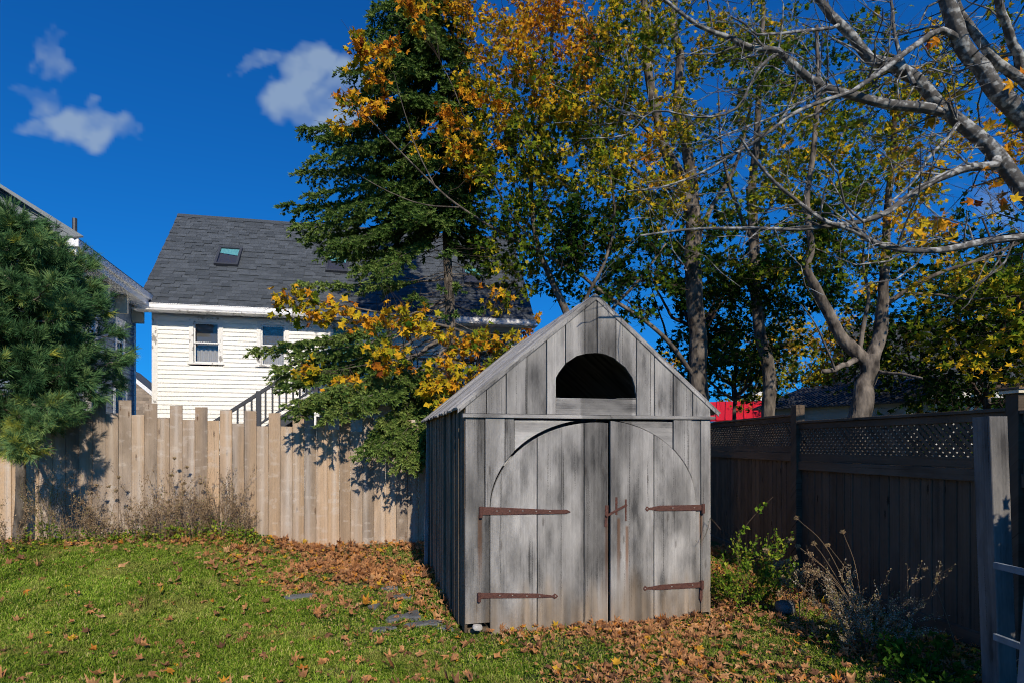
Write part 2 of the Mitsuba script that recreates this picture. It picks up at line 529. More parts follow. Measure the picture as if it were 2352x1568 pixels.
scene["maple_leaf"] = thin(maple_col, .45, .45)
scene["twig_bark"] = two(pr((.075, .055, .048), .9, specular=.2))
scene["fallen_leaf_skin"] = thin(fallen_col, .6, .35)
scene["grass_blade"] = thin(grass_col, .45, .6)
scene["herb_leaf"] = thin(herb_col, .45, .6)
scene["spruce_needle"] = thin(needle_col, .5, .35)
scene["pine_needle"] = thin(pine_col, .45, .4)
scene["dry_weed_skin"] = thin(weed_col, .7, .3)


def bark_col(p, n, uv):
    g = fbm(p.x * 14, p.y * 14, p.z * 5, octaves=4)
    h = noise(p.x * 2.2, p.y * 2.2, p.z * 3)
    return mix((.04, .034, .03), (.25, .215, .18), dr.clip(g * 1.8 - .45, 0, 1)) * (.6 + .6 * h)


def lichen_col(p, n, uv):
    g = fbm(p.x * 24, p.y * 24, p.z * 24, octaves=4)
    h = fbm(p.x * 3, p.y * 3, p.z * 3, octaves=2)
    c = mix((.035, .033, .031), (.18, .175, .17), g)
    return mix(c, mi.Color3f(.46, .48, .48), smoothstep(.53, .72, g * .85 + h * .25) * .65)


def bark_relief(p, n, uv):
    return fbm(p.x * 26, p.y * 26, p.z * 7, octaves=3)


scene["maple_bark"] = bumped(pr(mikit.proc(bark_col), .9, specular=.2), bark_relief, .02, 4e-3)
scene["lichen_bark"] = bumped(pr(mikit.proc(lichen_col), .9, specular=.2), bark_relief, .012, 4e-3)
scene["slate_stone"] = pr(mikit.proc(lambda p, n, uv: mix((.055, .06, .065), (.16, .17, .18), fbm(p.x * 12, p.y * 12, p.z * 12, octaves=4))), .6)
scene["pale_stone_face"] = pr(mikit.proc(lambda p, n, uv: mix((.22, .20, .17), (.58, .56, .53), fbm(p.x * 20, p.y * 20, p.z * 20, octaves=3))), .8)
Z = np.array([0, 0, 1.0])
# ------------------------------------------------------------------ ground
FENCE0 = np.array([-6.326, 8.35, 0.0])
FENCE_A = math.radians(9.4)
FE = np.array([math.cos(FENCE_A), math.sin(FENCE_A), 0])
FN = np.array([math.sin(FENCE_A), -math.cos(FENCE_A), 0])     # towards the lawn


def gz(x, y):
    x, y = np.asarray(x, float), np.asarray(y, float)
    z = -.085 + .085 * ss(5.4, 8.0, y) + .17 * ss(8.1, 9.1, y) * ss(.6, -.6, x)
    z = z + .33 * ss(-2.75, -4.3, x) * ss(5.0, 7.6, y) - .04 * ss(1.8, 3.2, x)
    p = np.stack([x, y, x * 0], -1)
    return z + (.05 * (meshkit.fbm(p * .9 + 31, 3, 4) - .5) + .035 * (meshkit.fbm(p * 3.1 + 7, 3, 8) - .5)) * ss(60, 12, np.abs(y) + np.abs(x))


gx = np.concatenate([-np.geomspace(900, 9, 22), np.arange(-8.4, 6.2, .11), np.geomspace(6.6, 900, 22)])
gy = np.concatenate([-np.geomspace(300, 3, 16), np.arange(-2, 2.5, .5), np.arange(3, 11.2, .11), np.geomspace(11.6, 1200, 26)])
GX, GY = np.meshgrid(gx, gy)
gv = np.stack([GX, GY, gz(GX, GY)], -1).reshape(-1, 3)
i, j = np.meshgrid(np.arange(len(gy) - 1), np.arange(len(gx) - 1), indexing="ij")
w = len(gx)
gf = np.stack([i * w + j, i * w + j + 1, (i + 1) * w + j + 1, (i + 1) * w + j], -1).reshape(-1, 4)
put("ground", (gv, np.vstack([gf[:, :3], gf[:, [0, 2, 3]]]), gv[:, :2]), "ground_soil", True, kind="structure", label="lawn and garden soil of the back yard rising towards the board fence")

# ------------------------------------------------------------------ the shed
rng = np.random.default_rng(11)
W_SHED, D_SHED, Z_EAVE, RISE = 2.55, 3.02, 2.10, 1.05
X3 = lambda x: (1000 + x / 2.6138) / 1.063
Y3 = lambda y: (700 + y / 2.6138) / 1.063
X4 = lambda x: (1000 + x / 2.94) / 1.063
Y4 = lambda y: (1150 + y / 2.94) / 1.063
S3 = lambda x: sfront(X3(x))
S4 = lambda x: sfront(X4(x))
P3 = lambda x, y: (S3(x), sz(X3(x), Y3(y)))
P4 = lambda x, y: (S4(x), sz(X4(x), Y4(y)))
FR = Frame(SO, SE1, Z)
shed = thing("garden_shed", "small weathered grey board shed with steep gable roof and arched double doors", "shed")


def polys(g):
    for q in getattr(g, "geoms", [g]):
        if q.geom_type == "Polygon" and q.area > 4e-4:
            yield np.array(q.exterior.coords)[:-1]


def rake(s):
    return Z_EAVE + RISE / (W_SHED / 2) * min(s, W_SHED - s)


gable = Polygon([(-.022, 1.994), (W_SHED + .0, 1.994), (W_SHED, Z_EAVE), (W_SHED / 2, Z_EAVE + RISE), (-.022, Z_EAVE - .018)])
hole = [P3(928, 711), P3(928, 580), P3(948, 545), P3(990, 490), P3(1060, 443), P3(1120, 428), P3(1183, 423), P3(1240, 432), P3(1295, 455), P3(1370, 515), P3(1415, 580), P3(1434, 640), P3(1440, 711)]
opening = Polygon(hole)
cuts = [-.022] + [S3(x) for x in (487, 613, 745, 868, 990, 1113, 1192, 1310, 1440, 1555, 1675, 1797)] + [W_SHED]
sill_top = P3(1180, 712)[1]
sill = Polygon([(S3(928), 1.994), (S3(1440), 1.994), (S3(1440), sill_top), (S3(928), sill_top)])
for a, b in zip(cuts[:-1], cuts[1:]):
    gp = rng.uniform(.003, .0055)
    g = gable.intersection(sbox(a + gp, 1.9, b - gp, 4)).difference(opening).difference(sill.buffer(.003))
    off = rng.uniform(0, .012)
    for q in polys(g):
        put(f"{shed}__gable_board", prism(q, .02 + off, FR, ch=.002), "weathered_wood")
put(f"{shed}__window_sill_board", prism(np.array(sill.exterior.coords)[:-1], .018, FR, grain="h"), "weathered_wood")
put(f"{shed}__trim", prism(rect(-.05, 1.955, S3(1272), 1.99), .05, FR, grain="h"), "weathered_wood")
put(f"{shed}__trim", prism([(S3(1274), 1.957), (W_SHED + .045, 1.963), (W_SHED + .045, 1.993), (S3(1274), 1.991)], .048, FR, grain="h"), "weathered_wood")

# the arched doorway
sL, sR, sM = S3(508), S3(1818), S4(1428)
zc, eb = 1.115, .84
th = np.linspace(0, math.pi, 49)
arch = [(.5 * (sL + sR) + .5 * (sR - sL) * math.cos(t), zc + eb * math.sin(t)) for t in th]
doorway = Polygon(arch + [(sL, -.3), (sR, -.3)])
frame_area = sbox(-.022, -.05, W_SHED, 1.954).difference(doorway)
lower = [(-.022, S3(478), .035), (S3(478), S3(605), zc + .0), (S3(605), S3(665), zc), (S3(1675), S3(1792), zc), (S3(1792), S3(1850), -.02), (S3(1850), W_SHED, -.03)]
for k, (a, b, z0) in enumerate(lower):
    g = frame_area.intersection(sbox(a + .004, z0, b - .004, 1.954))
    if k == 0:
        g = g.union(frame_area.intersection(sbox(-.022, z0, sL, zc - .004)))
    if k == 4:
        g = frame_area.intersection(sbox(a + .002, z0, b - .002, 1.954)).union(frame_area.intersection(sbox(sR - .01, z0, b - .002, zc + .02)))
    for q in polys(g):
        put(f"{shed}__front_board", prism(q, .02 + .004 * (k % 2) + (.006 if k in (1, 2, 3) else 0), FR, ch=.002), "weathered_wood")
for a, b in ((S3(666), S3(1290)), (S3(1292), S3(1673))):
    for q in polys(frame_area.intersection(sbox(a + .002, zc, b, 1.935))):
        put(f"{shed}__header_board", prism(q, .014, FR, ch=.002, grain="h"), "weathered_wood")


def door_leaf(name, arch_drop, s_from, s_to, edges, z0, out, label):
    d = thing(name, label, None)
    labels[d].pop("category")
    shape = affinity.translate(doorway.buffer(-.006), 0, -arch_drop).intersection(sbox(s_from, z0, s_to, 3))
    E = [s_from - .05] + edges + [s_to + .05]
    for a, b in zip(E[:-1], E[1:]):
        zz = z0 + rng.uniform(-.012, .012)
        for q in polys(shape.intersection(sbox(a + .0048, zz, b - .0048, 3))):
            put(f"{d}__board", prism(q, .022 + rng.uniform(0, .006), FR, out, ch=.004), "weathered_wood")
    for z in (.35, 1.0, 1.5):
        put(f"{d}__batten", prism(rect(max(s_from, sL) + .1, z, min(s_to, sR) - .1, z + .09), .022, FR, out - .024, grain="h"), "weathered_wood")
    return d


ld = door_leaf(f"{shed}__left_door", .028, sL - .1, sM - .012, [S4(912), S4(1248)], -.105, -.004, "wider left door leaf hanging a little low in its arch")
rd = door_leaf(f"{shed}__right_door", .004, sM + .006, sR + .1, [S4(1742)], -.105, .012, "narrower right door leaf standing slightly proud")


def strap(parent, pts_top, pts_bot, barrel, bolts, depth, pin=None):
    """A strap hinge: tapering strap, rolled barrel with its pin, and bolt heads."""
    poly = np.array([P4(*p) for p in pts_top] + [P4(*p) for p in pts_bot[::-1]])
    parts = [prism(poly, .006, FR, depth, ch=.0015)]
    (bx, y0), (_, y1) = barrel
    c0, c1 = FR(np.array([*P4(bx, y1), depth + .012])), FR(np.array([*P4(bx, y0), depth + .012]))
    parts.append(tube([c0, c0 * .5 + c1 * .5, c1], .017, 10))
    if pin:
        poly = np.array([P4(*p) for p in pin])
        parts.append(prism(poly, .006, FR, depth - .004, ch=.0015))
    put(f"{parent}__hinge", join(parts), "rusty_iron")
    for b in bolts:
        c = FR(np.array([*P4(*b), depth + .006]))
        put(f"{parent}__bolt", tube([c, c - SD * .003, c - SD * .0055], [.0075, .007, .003], 8), "dull_bolt")


strap(ld, [(505, 252), (600, 254), (1000, 272), (1120, 272), (1148, 286)], [(505, 310), (600, 310), (1000, 303), (1120, 300), (1147, 290)], ((506, 250), (506, 330)), [(622, 283), (713, 282), (806, 281), (902, 284), (1000, 285)], .026)
strap(ld, [(495, 866), (560, 866), (900, 870), (1020, 884), (1036, 870), (1060, 888)], [(495, 908), (560, 905), (900, 902), (1020, 897), (1036, 910), (1058, 892)], ((494, 864), (494, 928)), [(642, 884), (733, 884), (836, 888), (928, 889), (1040, 889)], .026)
strap(rd, [(1678, 262), (1690, 246), (1706, 258), (1780, 242), (2085, 236)], [(1678, 268), (1690, 285), (1706, 272), (1780, 280), (2085, 276)], ((2088, 230), (2088, 297)), [(1690, 265), (1874, 260), (2027, 256)], .040)
strap(rd, [(1664, 830), (1676, 812), (1692, 824), (1790, 806), (2078, 786)], [(1664, 836), (1676, 850), (1692, 840), (1790, 842), (2078, 826)], ((2080, 776), (2080, 836)), [(1676, 832), (1866, 819), (2014, 808)], .040,
      [(2070, 836), (2066, 900), (2078, 932), (2088, 905), (2088, 836)])
# the latch: three upright irons and the bar across them
lt = [prism(np.array([P4(*p) for p in q]), .007, FR, dpt, ch=.0015) for q, dpt in (
    ([(1397, 242), (1420, 242), (1418, 300), (1410, 394), (1391, 394), (1395, 320)], .022), ([(1464, 182), (1480, 182), (1480, 308), (1464, 308)], .036), ([(1533, 198), (1546, 198), (1545, 352), (1535, 352)], .036))]
b0, b1 = FR(np.array([*P4(1398, 316), .046])), FR(np.array([*P4(1545, 235), .05]))
lt.append(bar(b0, b1, .022, .008, Z))
put(f"{shed}__latch", join(lt), "rusty_iron", label="rusty iron latch bar reaching across the door gap")

# walls, floor, roof
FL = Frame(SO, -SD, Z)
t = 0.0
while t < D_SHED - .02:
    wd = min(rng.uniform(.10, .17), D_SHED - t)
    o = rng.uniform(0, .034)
    put(f"{shed}__side_board", prism(rect(-t - wd + rng.uniform(.002, .008), -.03 + rng.uniform(-.03, .02), -t, Z_EAVE - .01), .018 + o, FL, ch=.003), "shaded_side_wood")
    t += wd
FRr = Frame(SO + W_SHED * SE1, SD, Z)
for k in range(12):
    put(f"{shed}__side_board", prism(rect(k * D_SHED / 12 + .003, -.1, (k + 1) * D_SHED / 12, Z_EAVE - .01), .02, FRr), "weathered_wood")
FB = Frame(SO + D_SHED * SD + W_SHED * SE1, -SE1, Z)
for k in range(10):
    a, b = k * W_SHED / 10, (k + 1) * W_SHED / 10
    q = [(a + .001, -.1), (b, -.1), (b, rake(b)), (a + .001, rake(a))]
    if a < W_SHED / 2 < b:
        q = q[:3] + [(W_SHED / 2, rake(W_SHED / 2))] + q[3:]
    put(f"{shed}__back_board", prism(q, .02, FB), "weathered_wood")
put(f"{shed}__floor", prism(rect(.01, .02, W_SHED - .01, D_SHED - .01), .03, Frame(SO - Z * .06, SE1, SD)), "aged_wood")
sl = math.hypot(RISE, W_SHED / 2)
cr, sr = W_SHED / 2 / sl, RISE / sl
for side in (0, 1):
    o = SO + Z * (Z_EAVE + .004) + (W_SHED * SE1 if side else 0)
    ay = (SE1 * (-cr if side else cr)) + Z * sr
    ax = SD if side else -SD
    fr = Frame(o, ax, ay)
    t = -.035
    while t < D_SHED + .10:
        wd = rng.uniform(.075, .14)
        lo = -.125 + rng.uniform(-.018, .018)
        a, b = (t, t + wd - .002) if side else (-t - wd + .002, -t)
        put(f"{shed}__roof_board", prism([(a, lo + rng.uniform(-.006, .006)), (b, lo + rng.uniform(-.006, .006)), (b, sl + .01), (a, sl + .01)], .018 + rng.uniform(0, .010), fr, ch=.003), "weathered_wood")
        t += wd
zk = lambda s: Z_EAVE + .006 + RISE / (W_SHED / 2) * s
put(f"{shed}__rake_board", prism([(-.095, zk(-.095) - .035), (W_SHED / 2, zk(W_SHED / 2) - .038), (W_SHED / 2, zk(W_SHED / 2)), (-.095, zk(-.095))], .012, FR, .027), "weathered_wood")
put(f"{shed}__rake_board", prism([(W_SHED + .095, zk(-.095) - .035), (W_SHED + .095, zk(-.095)), (W_SHED / 2 + .001, zk(W_SHED / 2)), (W_SHED / 2 + .001, zk(W_SHED / 2) - .038)], .012, FR, .027), "weathered_wood")

# an old post standing by the shed's back corner, a stone at its foot, a scrap of wood
pz = at(978, 1280, 8.25)
key = thing("weathered_post", "weathered upright board standing beside the back left corner of the shed", "post")
put(key, bar(pz - Z * .1, pz + Z * 1.95 + SE1 * .04, .07, .05, SD), "weathered_wood")


def stone(c, size, seed, flat=1.0, sub=3):
    m = trimesh.creation.icosphere(subdivisions=sub)
    v = np.array(m.vertices)
    v *= 1 + .45 * (meshkit.fbm(v * 1.3 + seed, 3, seed) - .5)[:, None]
    v = np.sign(v) * np.abs(v) ** .8
    v = v * np.array(size) * np.array([1, 1, flat]) + c
    return v, np.array(m.faces), v[:, :2]


key = thing("pale_stone", "pale rounded stone at the foot of the shed's left front corner", "stone")
c = at(*((1000 + 487 / 2.94) / 1.063, (1150 + 1118 / 2.94) / 1.063), 5.42)
put(key, stone(c, (.045, .03, .03), 4), "pale_stone_face", 40)
key = thing("wood_scrap", "short scrap of grey wood lying in the leaves before the right door", "wood")
c = at(*((1000 + 1880 / 2.94) / 1.063, (1150 + 1125 / 2.94) / 1.063), 5.85)
put(key, prism(rect(-.12, -.035, .12, .035), .02, Frame(c + Z * .0, np.array([.6, -.75, .05]), np.array([.78, .62, .03])), grain="h"), "weathered_wood")
key = thing("dark_rock", "dark split rock lying in the shade at the foot of the lattice fence", "rock")
c = at(1803, 1385, 6.2)
put(key, stone(c - Z * .04, (.10, .09, .075), 9), "slate_stone", 30)

for n, (px, py, Y, w_, d_, r_) in enumerate(((958, 1392, 6.0, .15, .11, .3), (922, 1408, 5.9, .14, .10, -.2), (1000, 1413, 5.75, .13, .07, .1), (975, 1428, 5.72, .19, .06, .05), (690, 1348, 6.7, .16, .07, .1), (870, 1375, 6.3, .10, .06, .2),
                                             (880, 1450, 5.55, .13, .05, .0), (1030, 1440, 5.6, .09, .05, .3), (900, 1335, 6.95, .12, .06, .1), (930, 1352, 6.6, .13, .08, -.1))):
    p = at(px, py, Y)
    p[2] = gz(p[0], p[1])
    m = 9
    r0 = np.random.default_rng(40 + n)
    an = np.sort(r0.uniform(0, 2 * math.pi, m) * .4 + np.arange(m) * 2 * math.pi / m * .6 + .0)
    q = np.stack([np.cos(an) * w_, np.sin(an) * d_], 1) * r0.uniform(.8, 1.1, (m, 1))
    q = np.array(Polygon(q).convex_hull.exterior.coords)[:-1] * 1.15
    key = thing("slate_slab", "flat grey slate slab sunk among the leaves left of the shed", "stone slab", "slate slabs sunk in the lawn left of the shed")
    put(key, prism(q, .04, Frame(p + Z * .0, [math.cos(r_), math.sin(r_), .05], [-math.sin(r_), math.cos(r_), .03]), ch=.008), "slate_stone")

# ------------------------------------------------------------------ the board fence
fence = thing("board_fence", "tan board fence of alternating tall and short boards along the back of the lawn", "fence")
rng = np.random.default_rng(5)
Lp = .0408 * 8.35
FFR = Frame(FENCE0, FE, Z, FN)
top_at = lambda s: np.interp(s, [-3, 0, 3.06, 4.4, 6, 11], [2.62, 2.385, 2.139, 2.09, 2.07, 2.06])
for k in range(-14, 55):
    a = k * Lp / 2
    b = a + Lp / 2 - rng.choice([.0015, .003, .004, .007], p=[.35, .3, .25, .1])
    mid = FENCE0 + FE * (a + b) / 2
    zt = top_at(a) - (0 if k % 2 == 0 else .19) + rng.uniform(-.012, .012)
    zb = gz(mid[0], mid[1]) - .05
    dt = rng.uniform(-.012, .012)
    put(f"{fence}__board", prism([(a, zb), (b, zb), (b - .001, zt + dt * .3), (a + .001, zt - dt * .3)], .02, FFR, .002 + (.004 if k % 2 else 0), ch=.003), "cedar_wood")
for z in (.35, 1.75):
    for s in np.arange(-2.4, 7.0, 2.4):
        put(f"{fence}__rail", prism([(s, top_at(s) - 2.2 + z), (s + 2.395, top_at(s + 2.4) - 2.2 + z), (s + 2.395, top_at(s + 2.4) - 2.11 + z), (s, top_at(s) - 2.11 + z)], .04, FFR, -.04, grain="h"), "cedar_wood")
for s in np.arange(-2.4, 9.3, 2.4):
    put(f"{fence}__post", block(FFR, s - .045, s + .045, -.2, top_at(s) - .35, -.135, -.042), "cedar_wood")

# ------------------------------------------------------------------ the lattice fence on the right
lat = thing("lattice_fence", "dark shaded board fence with diagonal lattice top running along the right side", "fence")
rng = np.random.default_rng(8)
PA, PB = np.array([3.79, 7.80, 0]), np.array([4.19, 4.87, 0])
PC, PD = np.array([3.64, 12.2, 0]), np.array([4.72, 1.2, 0])


def fence_panel(p, q, top, gap0, gap1, seen=True):
    d = (q - p) / np.linalg.norm(q - p)
    L = np.linalg.norm(q - p)
    n = np.cross(d, Z)                              # p is the far end: n points to the yard
    fr = Frame(p, d, Z, n)
    a, b = gap0, L - gap1
    put(f"{lat}__cap_rail", prism(rect(a, top - .03, b, top), .11, fr, -.055, grain="h"), "aged_wood")
    put(f"{lat}__rail", prism(rect(a, top - .105, b, top - .032), .045, fr, -.02, grain="h"), "aged_wood")
    l1, l0 = top - .105, top - .42
    put(f"{lat}__rail", prism(rect(a, l0 - .10, b, l0), .04, fr, -.018, grain="h"), "aged_wood")
    put(f"{lat}__rail", prism(rect(a, l0 - .215, b, l0 - .103), .05, fr, -.012, grain="h"), "aged_wood")
    put(f"{lat}__rail", prism(rect(a, -.14, b, .04), .05, fr, -.012, grain="h"), "aged_wood")
    panel = put(f"{lat}__lattice", prism(rect(a, l0 - .006, b, l0), .018, fr, -.012, grain="h"), "aged_wood")
    area = sbox(a, l0, b, l1)
    rest = []
    for side in (0, 1):
        x = a - .4
        while x < b + .1:
            w = .047
            g = Polygon([(x, l0), (x + w, l0), (x + w + (l1 - l0), l1), (x + (l1 - l0), l1)] if side == 0 else [(x + (l1 - l0), l0), (x + w + (l1 - l0), l0), (x + w, l1), (x, l1)]).intersection(area)
            for qd in polys(g):
                m = prism(qd, .007, fr, .001 if side else -.0075, ch=0, grain="h")
                if seen:
                    put(f"{panel}__slat", m, "aged_wood")
                else:
                    rest.append(m)
            x += .075
    if rest:
        put(f"{panel}__slats", join(rest), "aged_wood", kind="stuff")
    x, k = a, 0
    while x < b - .02:
        wd = min(.136, b - x)
        put(f"{lat}__board", prism(rect(x + .0025, -.1, x + wd - .0025, l0 - .10), .02 + rng.uniform(-.001, .003), fr, -.035, ch=.006), "aged_wood")
        x += wd


fence_panel(PC, PA, 2.116, .0, .06)
fence_panel(PA, PB, 2.01, .06, .06)
fence_panel(PB, PD, 1.985, .06, .0, False)
for p, zt, w in ((PA, 2.235, .06), (PB, 2.13, .055)):
    fr = Frame(p, [1, 0, 0], [0, 1, 0])
    d = np.array([.13, -.99, 0]); nn = np.array([-.99, -.13, 0])
    fr = Frame(p, -nn, d * -1)
    pk = put(f"{lat}__post", block(fr, -w, w, -w, w, -.3, zt, grain="h"), "aged_wood")
fr = Frame(PB, [.99, .13, 0], [-.13, .99, 0])
put(f"{lat}__post_cap", block(fr, -.085, .085, -.085, .085, 2.132, 2.16), "cream_trim", label="pale wide cap on the nearest fence post")
put(f"{lat}__post_cap", block(fr, -.10, .10, -.10, .10, 2.162, 2.18), "aged_wood")

# the near post and the little trellis beside it
near = thing("arbor_post", "tall square grey timber post near the right edge, leaning slightly, its front face sunlit", "post")
rz = math.radians(-3)
ex, ey = np.array([math.cos(rz), math.sin(rz), 0]), np.array([-math.sin(rz), math.cos(rz), 0])
q = rect(0, 0, .092, .125)
fr_top = np.array([3.33, 4.10, 0])
V, Fc, U = prism(rect(0, 0, .122, 2.20), .165, Frame(fr_top - Z * .3 + ex * .08, ex, Z - ex * .036, -ey), -.165, ch=.005)
put(near, (V, Fc, U), "post_wood")
tre = thing("garden_trellis", "pale blue grey painted wooden trellis with flat slats at the right edge of the picture", "trellis")
for z in (.96, .52, .10):
    put(f"{tre}__slat", bar([2.975, 3.62, z], [3.06, 2.0, z], .038, .026, Z), "trellis_paint")
for y, x in ((3.38, 2.972), (2.8, 3.0), (2.2, 3.03)):
    put(f"{tre}__upright", bar([x - .07, y, -.1], [x + .03, y, 1.15], .045, .026, [0, 1, 0]), "trellis_paint")
# ------------------------------------------------------------------ houses
def wedge_course(fr, x0, x1, y0, y1, t0=.004, t1=.03):
    """One clapboard: thin above, proud at its lower edge."""
    _bid[0] += 1
    m = prism(rect(x0, y0, x1, y1), t0, fr, 0, ch=0, grain="h")
    V, Fc, U = m
    rel = V - fr.o
    hgt = rel @ fr.ay
    out = rel @ fr.an
    k = (out > t0 * .5) * (t1 - t0) * np.clip((y1 - hgt) / (y1 - y0), 0, 1)
    return V + k[:, None] * fr.an, Fc, U


def clap_wall(parent, fr, x0, x1, y0, y1, expo, holes, bsdf, far=False):
    y = y0
    stuff = []
    while y < y1 - .02:
        ya, yb = y, min(y + expo, y1)
        segs = [(x0, x1)]
        for hx0, hx1, hy0, hy1 in holes:
            if hy0 < yb - .01 and hy1 > ya + .01:
                segs = [s for a, b in segs for s in ((a, min(b, hx0)), (max(a, hx1), b)) if s[1] - s[0] > .02]
        for a, b in segs:
            put(f"{parent}__clapboard", wedge_course(fr, a, b, ya, yb + .004), bsdf)
        y += expo


def window(parent, fr, x0, x1, y0, y1, casing=.10, frame_bsdf="peeling_paint", curtain=True, blind=False):
    """Casing, two sashes with their panes, and the dark room behind."""
    k = put(f"{parent}__window", join([block(fr, x0, x0 + casing, y0, y1, 0, .035), block(fr, x1 - casing, x1, y0, y1, 0, .035), block(fr, x0 + casing, x1 - casing, y1 - casing, y1, 0, .035),
                                       block(fr, x0 - .03, x1 + .03, y0 - .045, y0, 0, .06), block(fr, x0 - .015, x1 + .015, y1, y1 + .03, 0, .05)]), frame_bsdf)
    a, b, c, d = x0 + casing, x1 - casing, y0, y1 - casing
    mid = (c + d) / 2
    for lo, hi, z in ((c, mid + .02, -.035), (mid - .02, d, -.005)):
        s = .035
        put(f"{k}__sash", join([block(fr, a + .002, a + s, lo, hi, z - .03, z), block(fr, b - s, b - .002, lo, hi, z - .03, z), block(fr, a + s, b - s, lo, lo + s, z - .03, z), block(fr, a + s, b - s, hi - s, hi, z - .03, z)]), "gutter_white")
        q = rect(a + s, lo + s, b - s, hi - s)
        put(f"{k}__pane", (fr(np.column_stack([q, np.full(4, z - .015)])), np.array([[0, 1, 2], [0, 2, 3]]), q), "window_glass")
    box = [(a, c), (b, c), (b, d), (a, d)]
    V, Fc = [], []
    for (p, q) in zip(box, box[1:] + box[:1]):
        n = len(V)
        V += [(*p, -.08), (*q, -.08), (*q, -.6), (*p, -.6)]
        Fc += [(n, n + 1, n + 2), (n, n + 2, n + 3)]
    n = len(V)
    V += [(*p, -.6) for p in box]; Fc += [(n, n + 1, n + 2), (n, n + 2, n + 3)]
    V = np.array(V)
    put(f"{k}__room", (fr(V), np.array(Fc), V[:, :2]), "dark_room")
    if blind:
        q = rect(a + .01, (c + d) / 2 - .1, b - .01, d - .01)
        put(f"{k}__blind", (fr(np.column_stack([q, np.full(4, -.16)])), np.array([[0, 1, 2], [0, 2, 3]]), q), "dark_blind")
    if curtain:
        xs = np.linspace(a + .01, b - .01, 40)
        hi = c + (d - c) * .48
        q = np.array([(x, y, -.22 + .018 * math.sin(x * 60)) for y in (c, hi) for x in xs])
        m = len(xs)
        f = np.array([t for r in range(m - 1) for t in ((r, r + 1, m + r + 1), (r, m + r + 1, m + r))])
        put(f"{k}__curtain", (fr(q), f, q[:, :2]), "curtain_cloth")
    return k


def shingles(parent, fr, L, H, expo, width, bsdf, rng, most=300, clip=None):
    """Courses of shingles laid from the eave up; the lowest ones are parts, the rest one part."""
    rest, n, y, row = [], 0, 0.0, 0
    while y < H - .01:
        x = -rng.uniform(0, width)
        yb = min(y + expo * 1.15, H)
        while x < L:
            w = width * rng.uniform(.75, 1.25)
            a, b = max(x, 0), min(x + w - .004, L)
            if clip is not None:
                lo, hi = clip((y + yb) / 2)
                a, b = max(a, lo), min(b, hi)
            if b - a > .03:
                t = .006 + .016 * (rng.random() > .45)
                m = prism(rect(a, y + rng.uniform(-.004, .004), b, yb), t, fr, .004, ch=0, tilt=-.045, back=False)
                if n < most:
                    put(f"{parent}__shingle", m, bsdf); n += 1
                else:
                    rest.append(m)
            x += w
        y += expo; row += 1
    if rest:
        put(f"{parent}__shingle_courses", join(rest), bsdf, kind="stuff")


# the white house
rng = np.random.default_rng(21)
HA = math.radians(12.0)
HE, HD = np.array([math.cos(HA), math.sin(HA), 0]), np.array([-math.sin(HA), math.cos(HA), 0])
HO = np.array([-8.97, 14.65, 0])
HF = Frame(HO, HE, Z)
house = thing("white_house", "white clapboard house with steep dark shingle roof and two skylights behind the fence", "house")
HL = 9.45
WX = lambda px: (lambda k: (k * HO[1] - HO[0]) / (HE[0] - k * HE[1]))((px - 1176) / F)
WZ = lambda px, py: EYE - (py - 1021) / F * (HO[1] + WX(px) * HE[1])
z_eave = 5.0
wins = []
for x0, x1, ya, yb in ((435, 513, 731, 832), (590, 664, 737, 838), (1088, 1172, 750, 850)):
    wins.append((WX(x0), WX(x1), WZ(x0, yb), WZ(x0, ya)))
door = (WX(757), WX(832), 2.95, WZ(790, 745))
holes = wins + [door]
wall = f"{house}__wall"
put(wall, join([prism([(-.02, -.3), (HL, -.3), (HL, z_eave), (-.02, z_eave)], .1, Frame(HO + HD * 3, HE, Z), 0, ch=0), prism(rect(0, -.3, 5.6, z_eave + .2), .1, Frame(HO + HD * 5.6, -HD, Z), -.1, ch=0), prism(rect(0, -.3, 5.6, z_eave + .2), .1, Frame(HO + HE * HL, HD, Z), -.1, ch=0)]), "white_siding")
clap_wall(wall, HF, .13, HL - .13, .3, z_eave - .02, .1095, holes, "white_siding")
for h in holes:
    pass
put(f"{wall}__corner_board", block(HF, 0, .13, .2, z_eave - .02, -.02, .026), "peeling_paint", label="corner board with flaking white paint")
put(f"{wall}__corner_board", block(HF, HL - .13, HL, .2, z_eave - .02, -.02, .026), "peeling_paint")
for k, h in enumerate(wins):
    window(house, HF, *h, casing=.10, blind=True)
dk = put(f"{house}__door", block(HF, door[0] + .1, door[1] - .1, door[2], door[3] - .1, -.04, .0), "teal_paint", label="teal panelled back door")
for a, b in ((.12, .46), (.54, .88)):
    for c, d in ((.08, .42), (.5, .92)):
        x0, x1, y0, y1 = door[0] + .1, door[1] - .1, door[2], door[3] - .1
        put(f"{dk}__panel", block(HF, x0 + a * (x1 - x0), x0 + b * (x1 - x0), y0 + c * (y1 - y0), y0 + d * (y1 - y0), .001, .012, ch=.008), "teal_paint")
put(f"{dk}__frame", join([block(HF, door[0], door[0] + .098, door[2], door[3], -.03, .03), block(HF, door[1] - .098, door[1], door[2], door[3], -.03, .03), block(HF, door[0] + .099, door[1] - .099, door[3] - .098, door[3], -.03, .03)]), "peeling_paint")
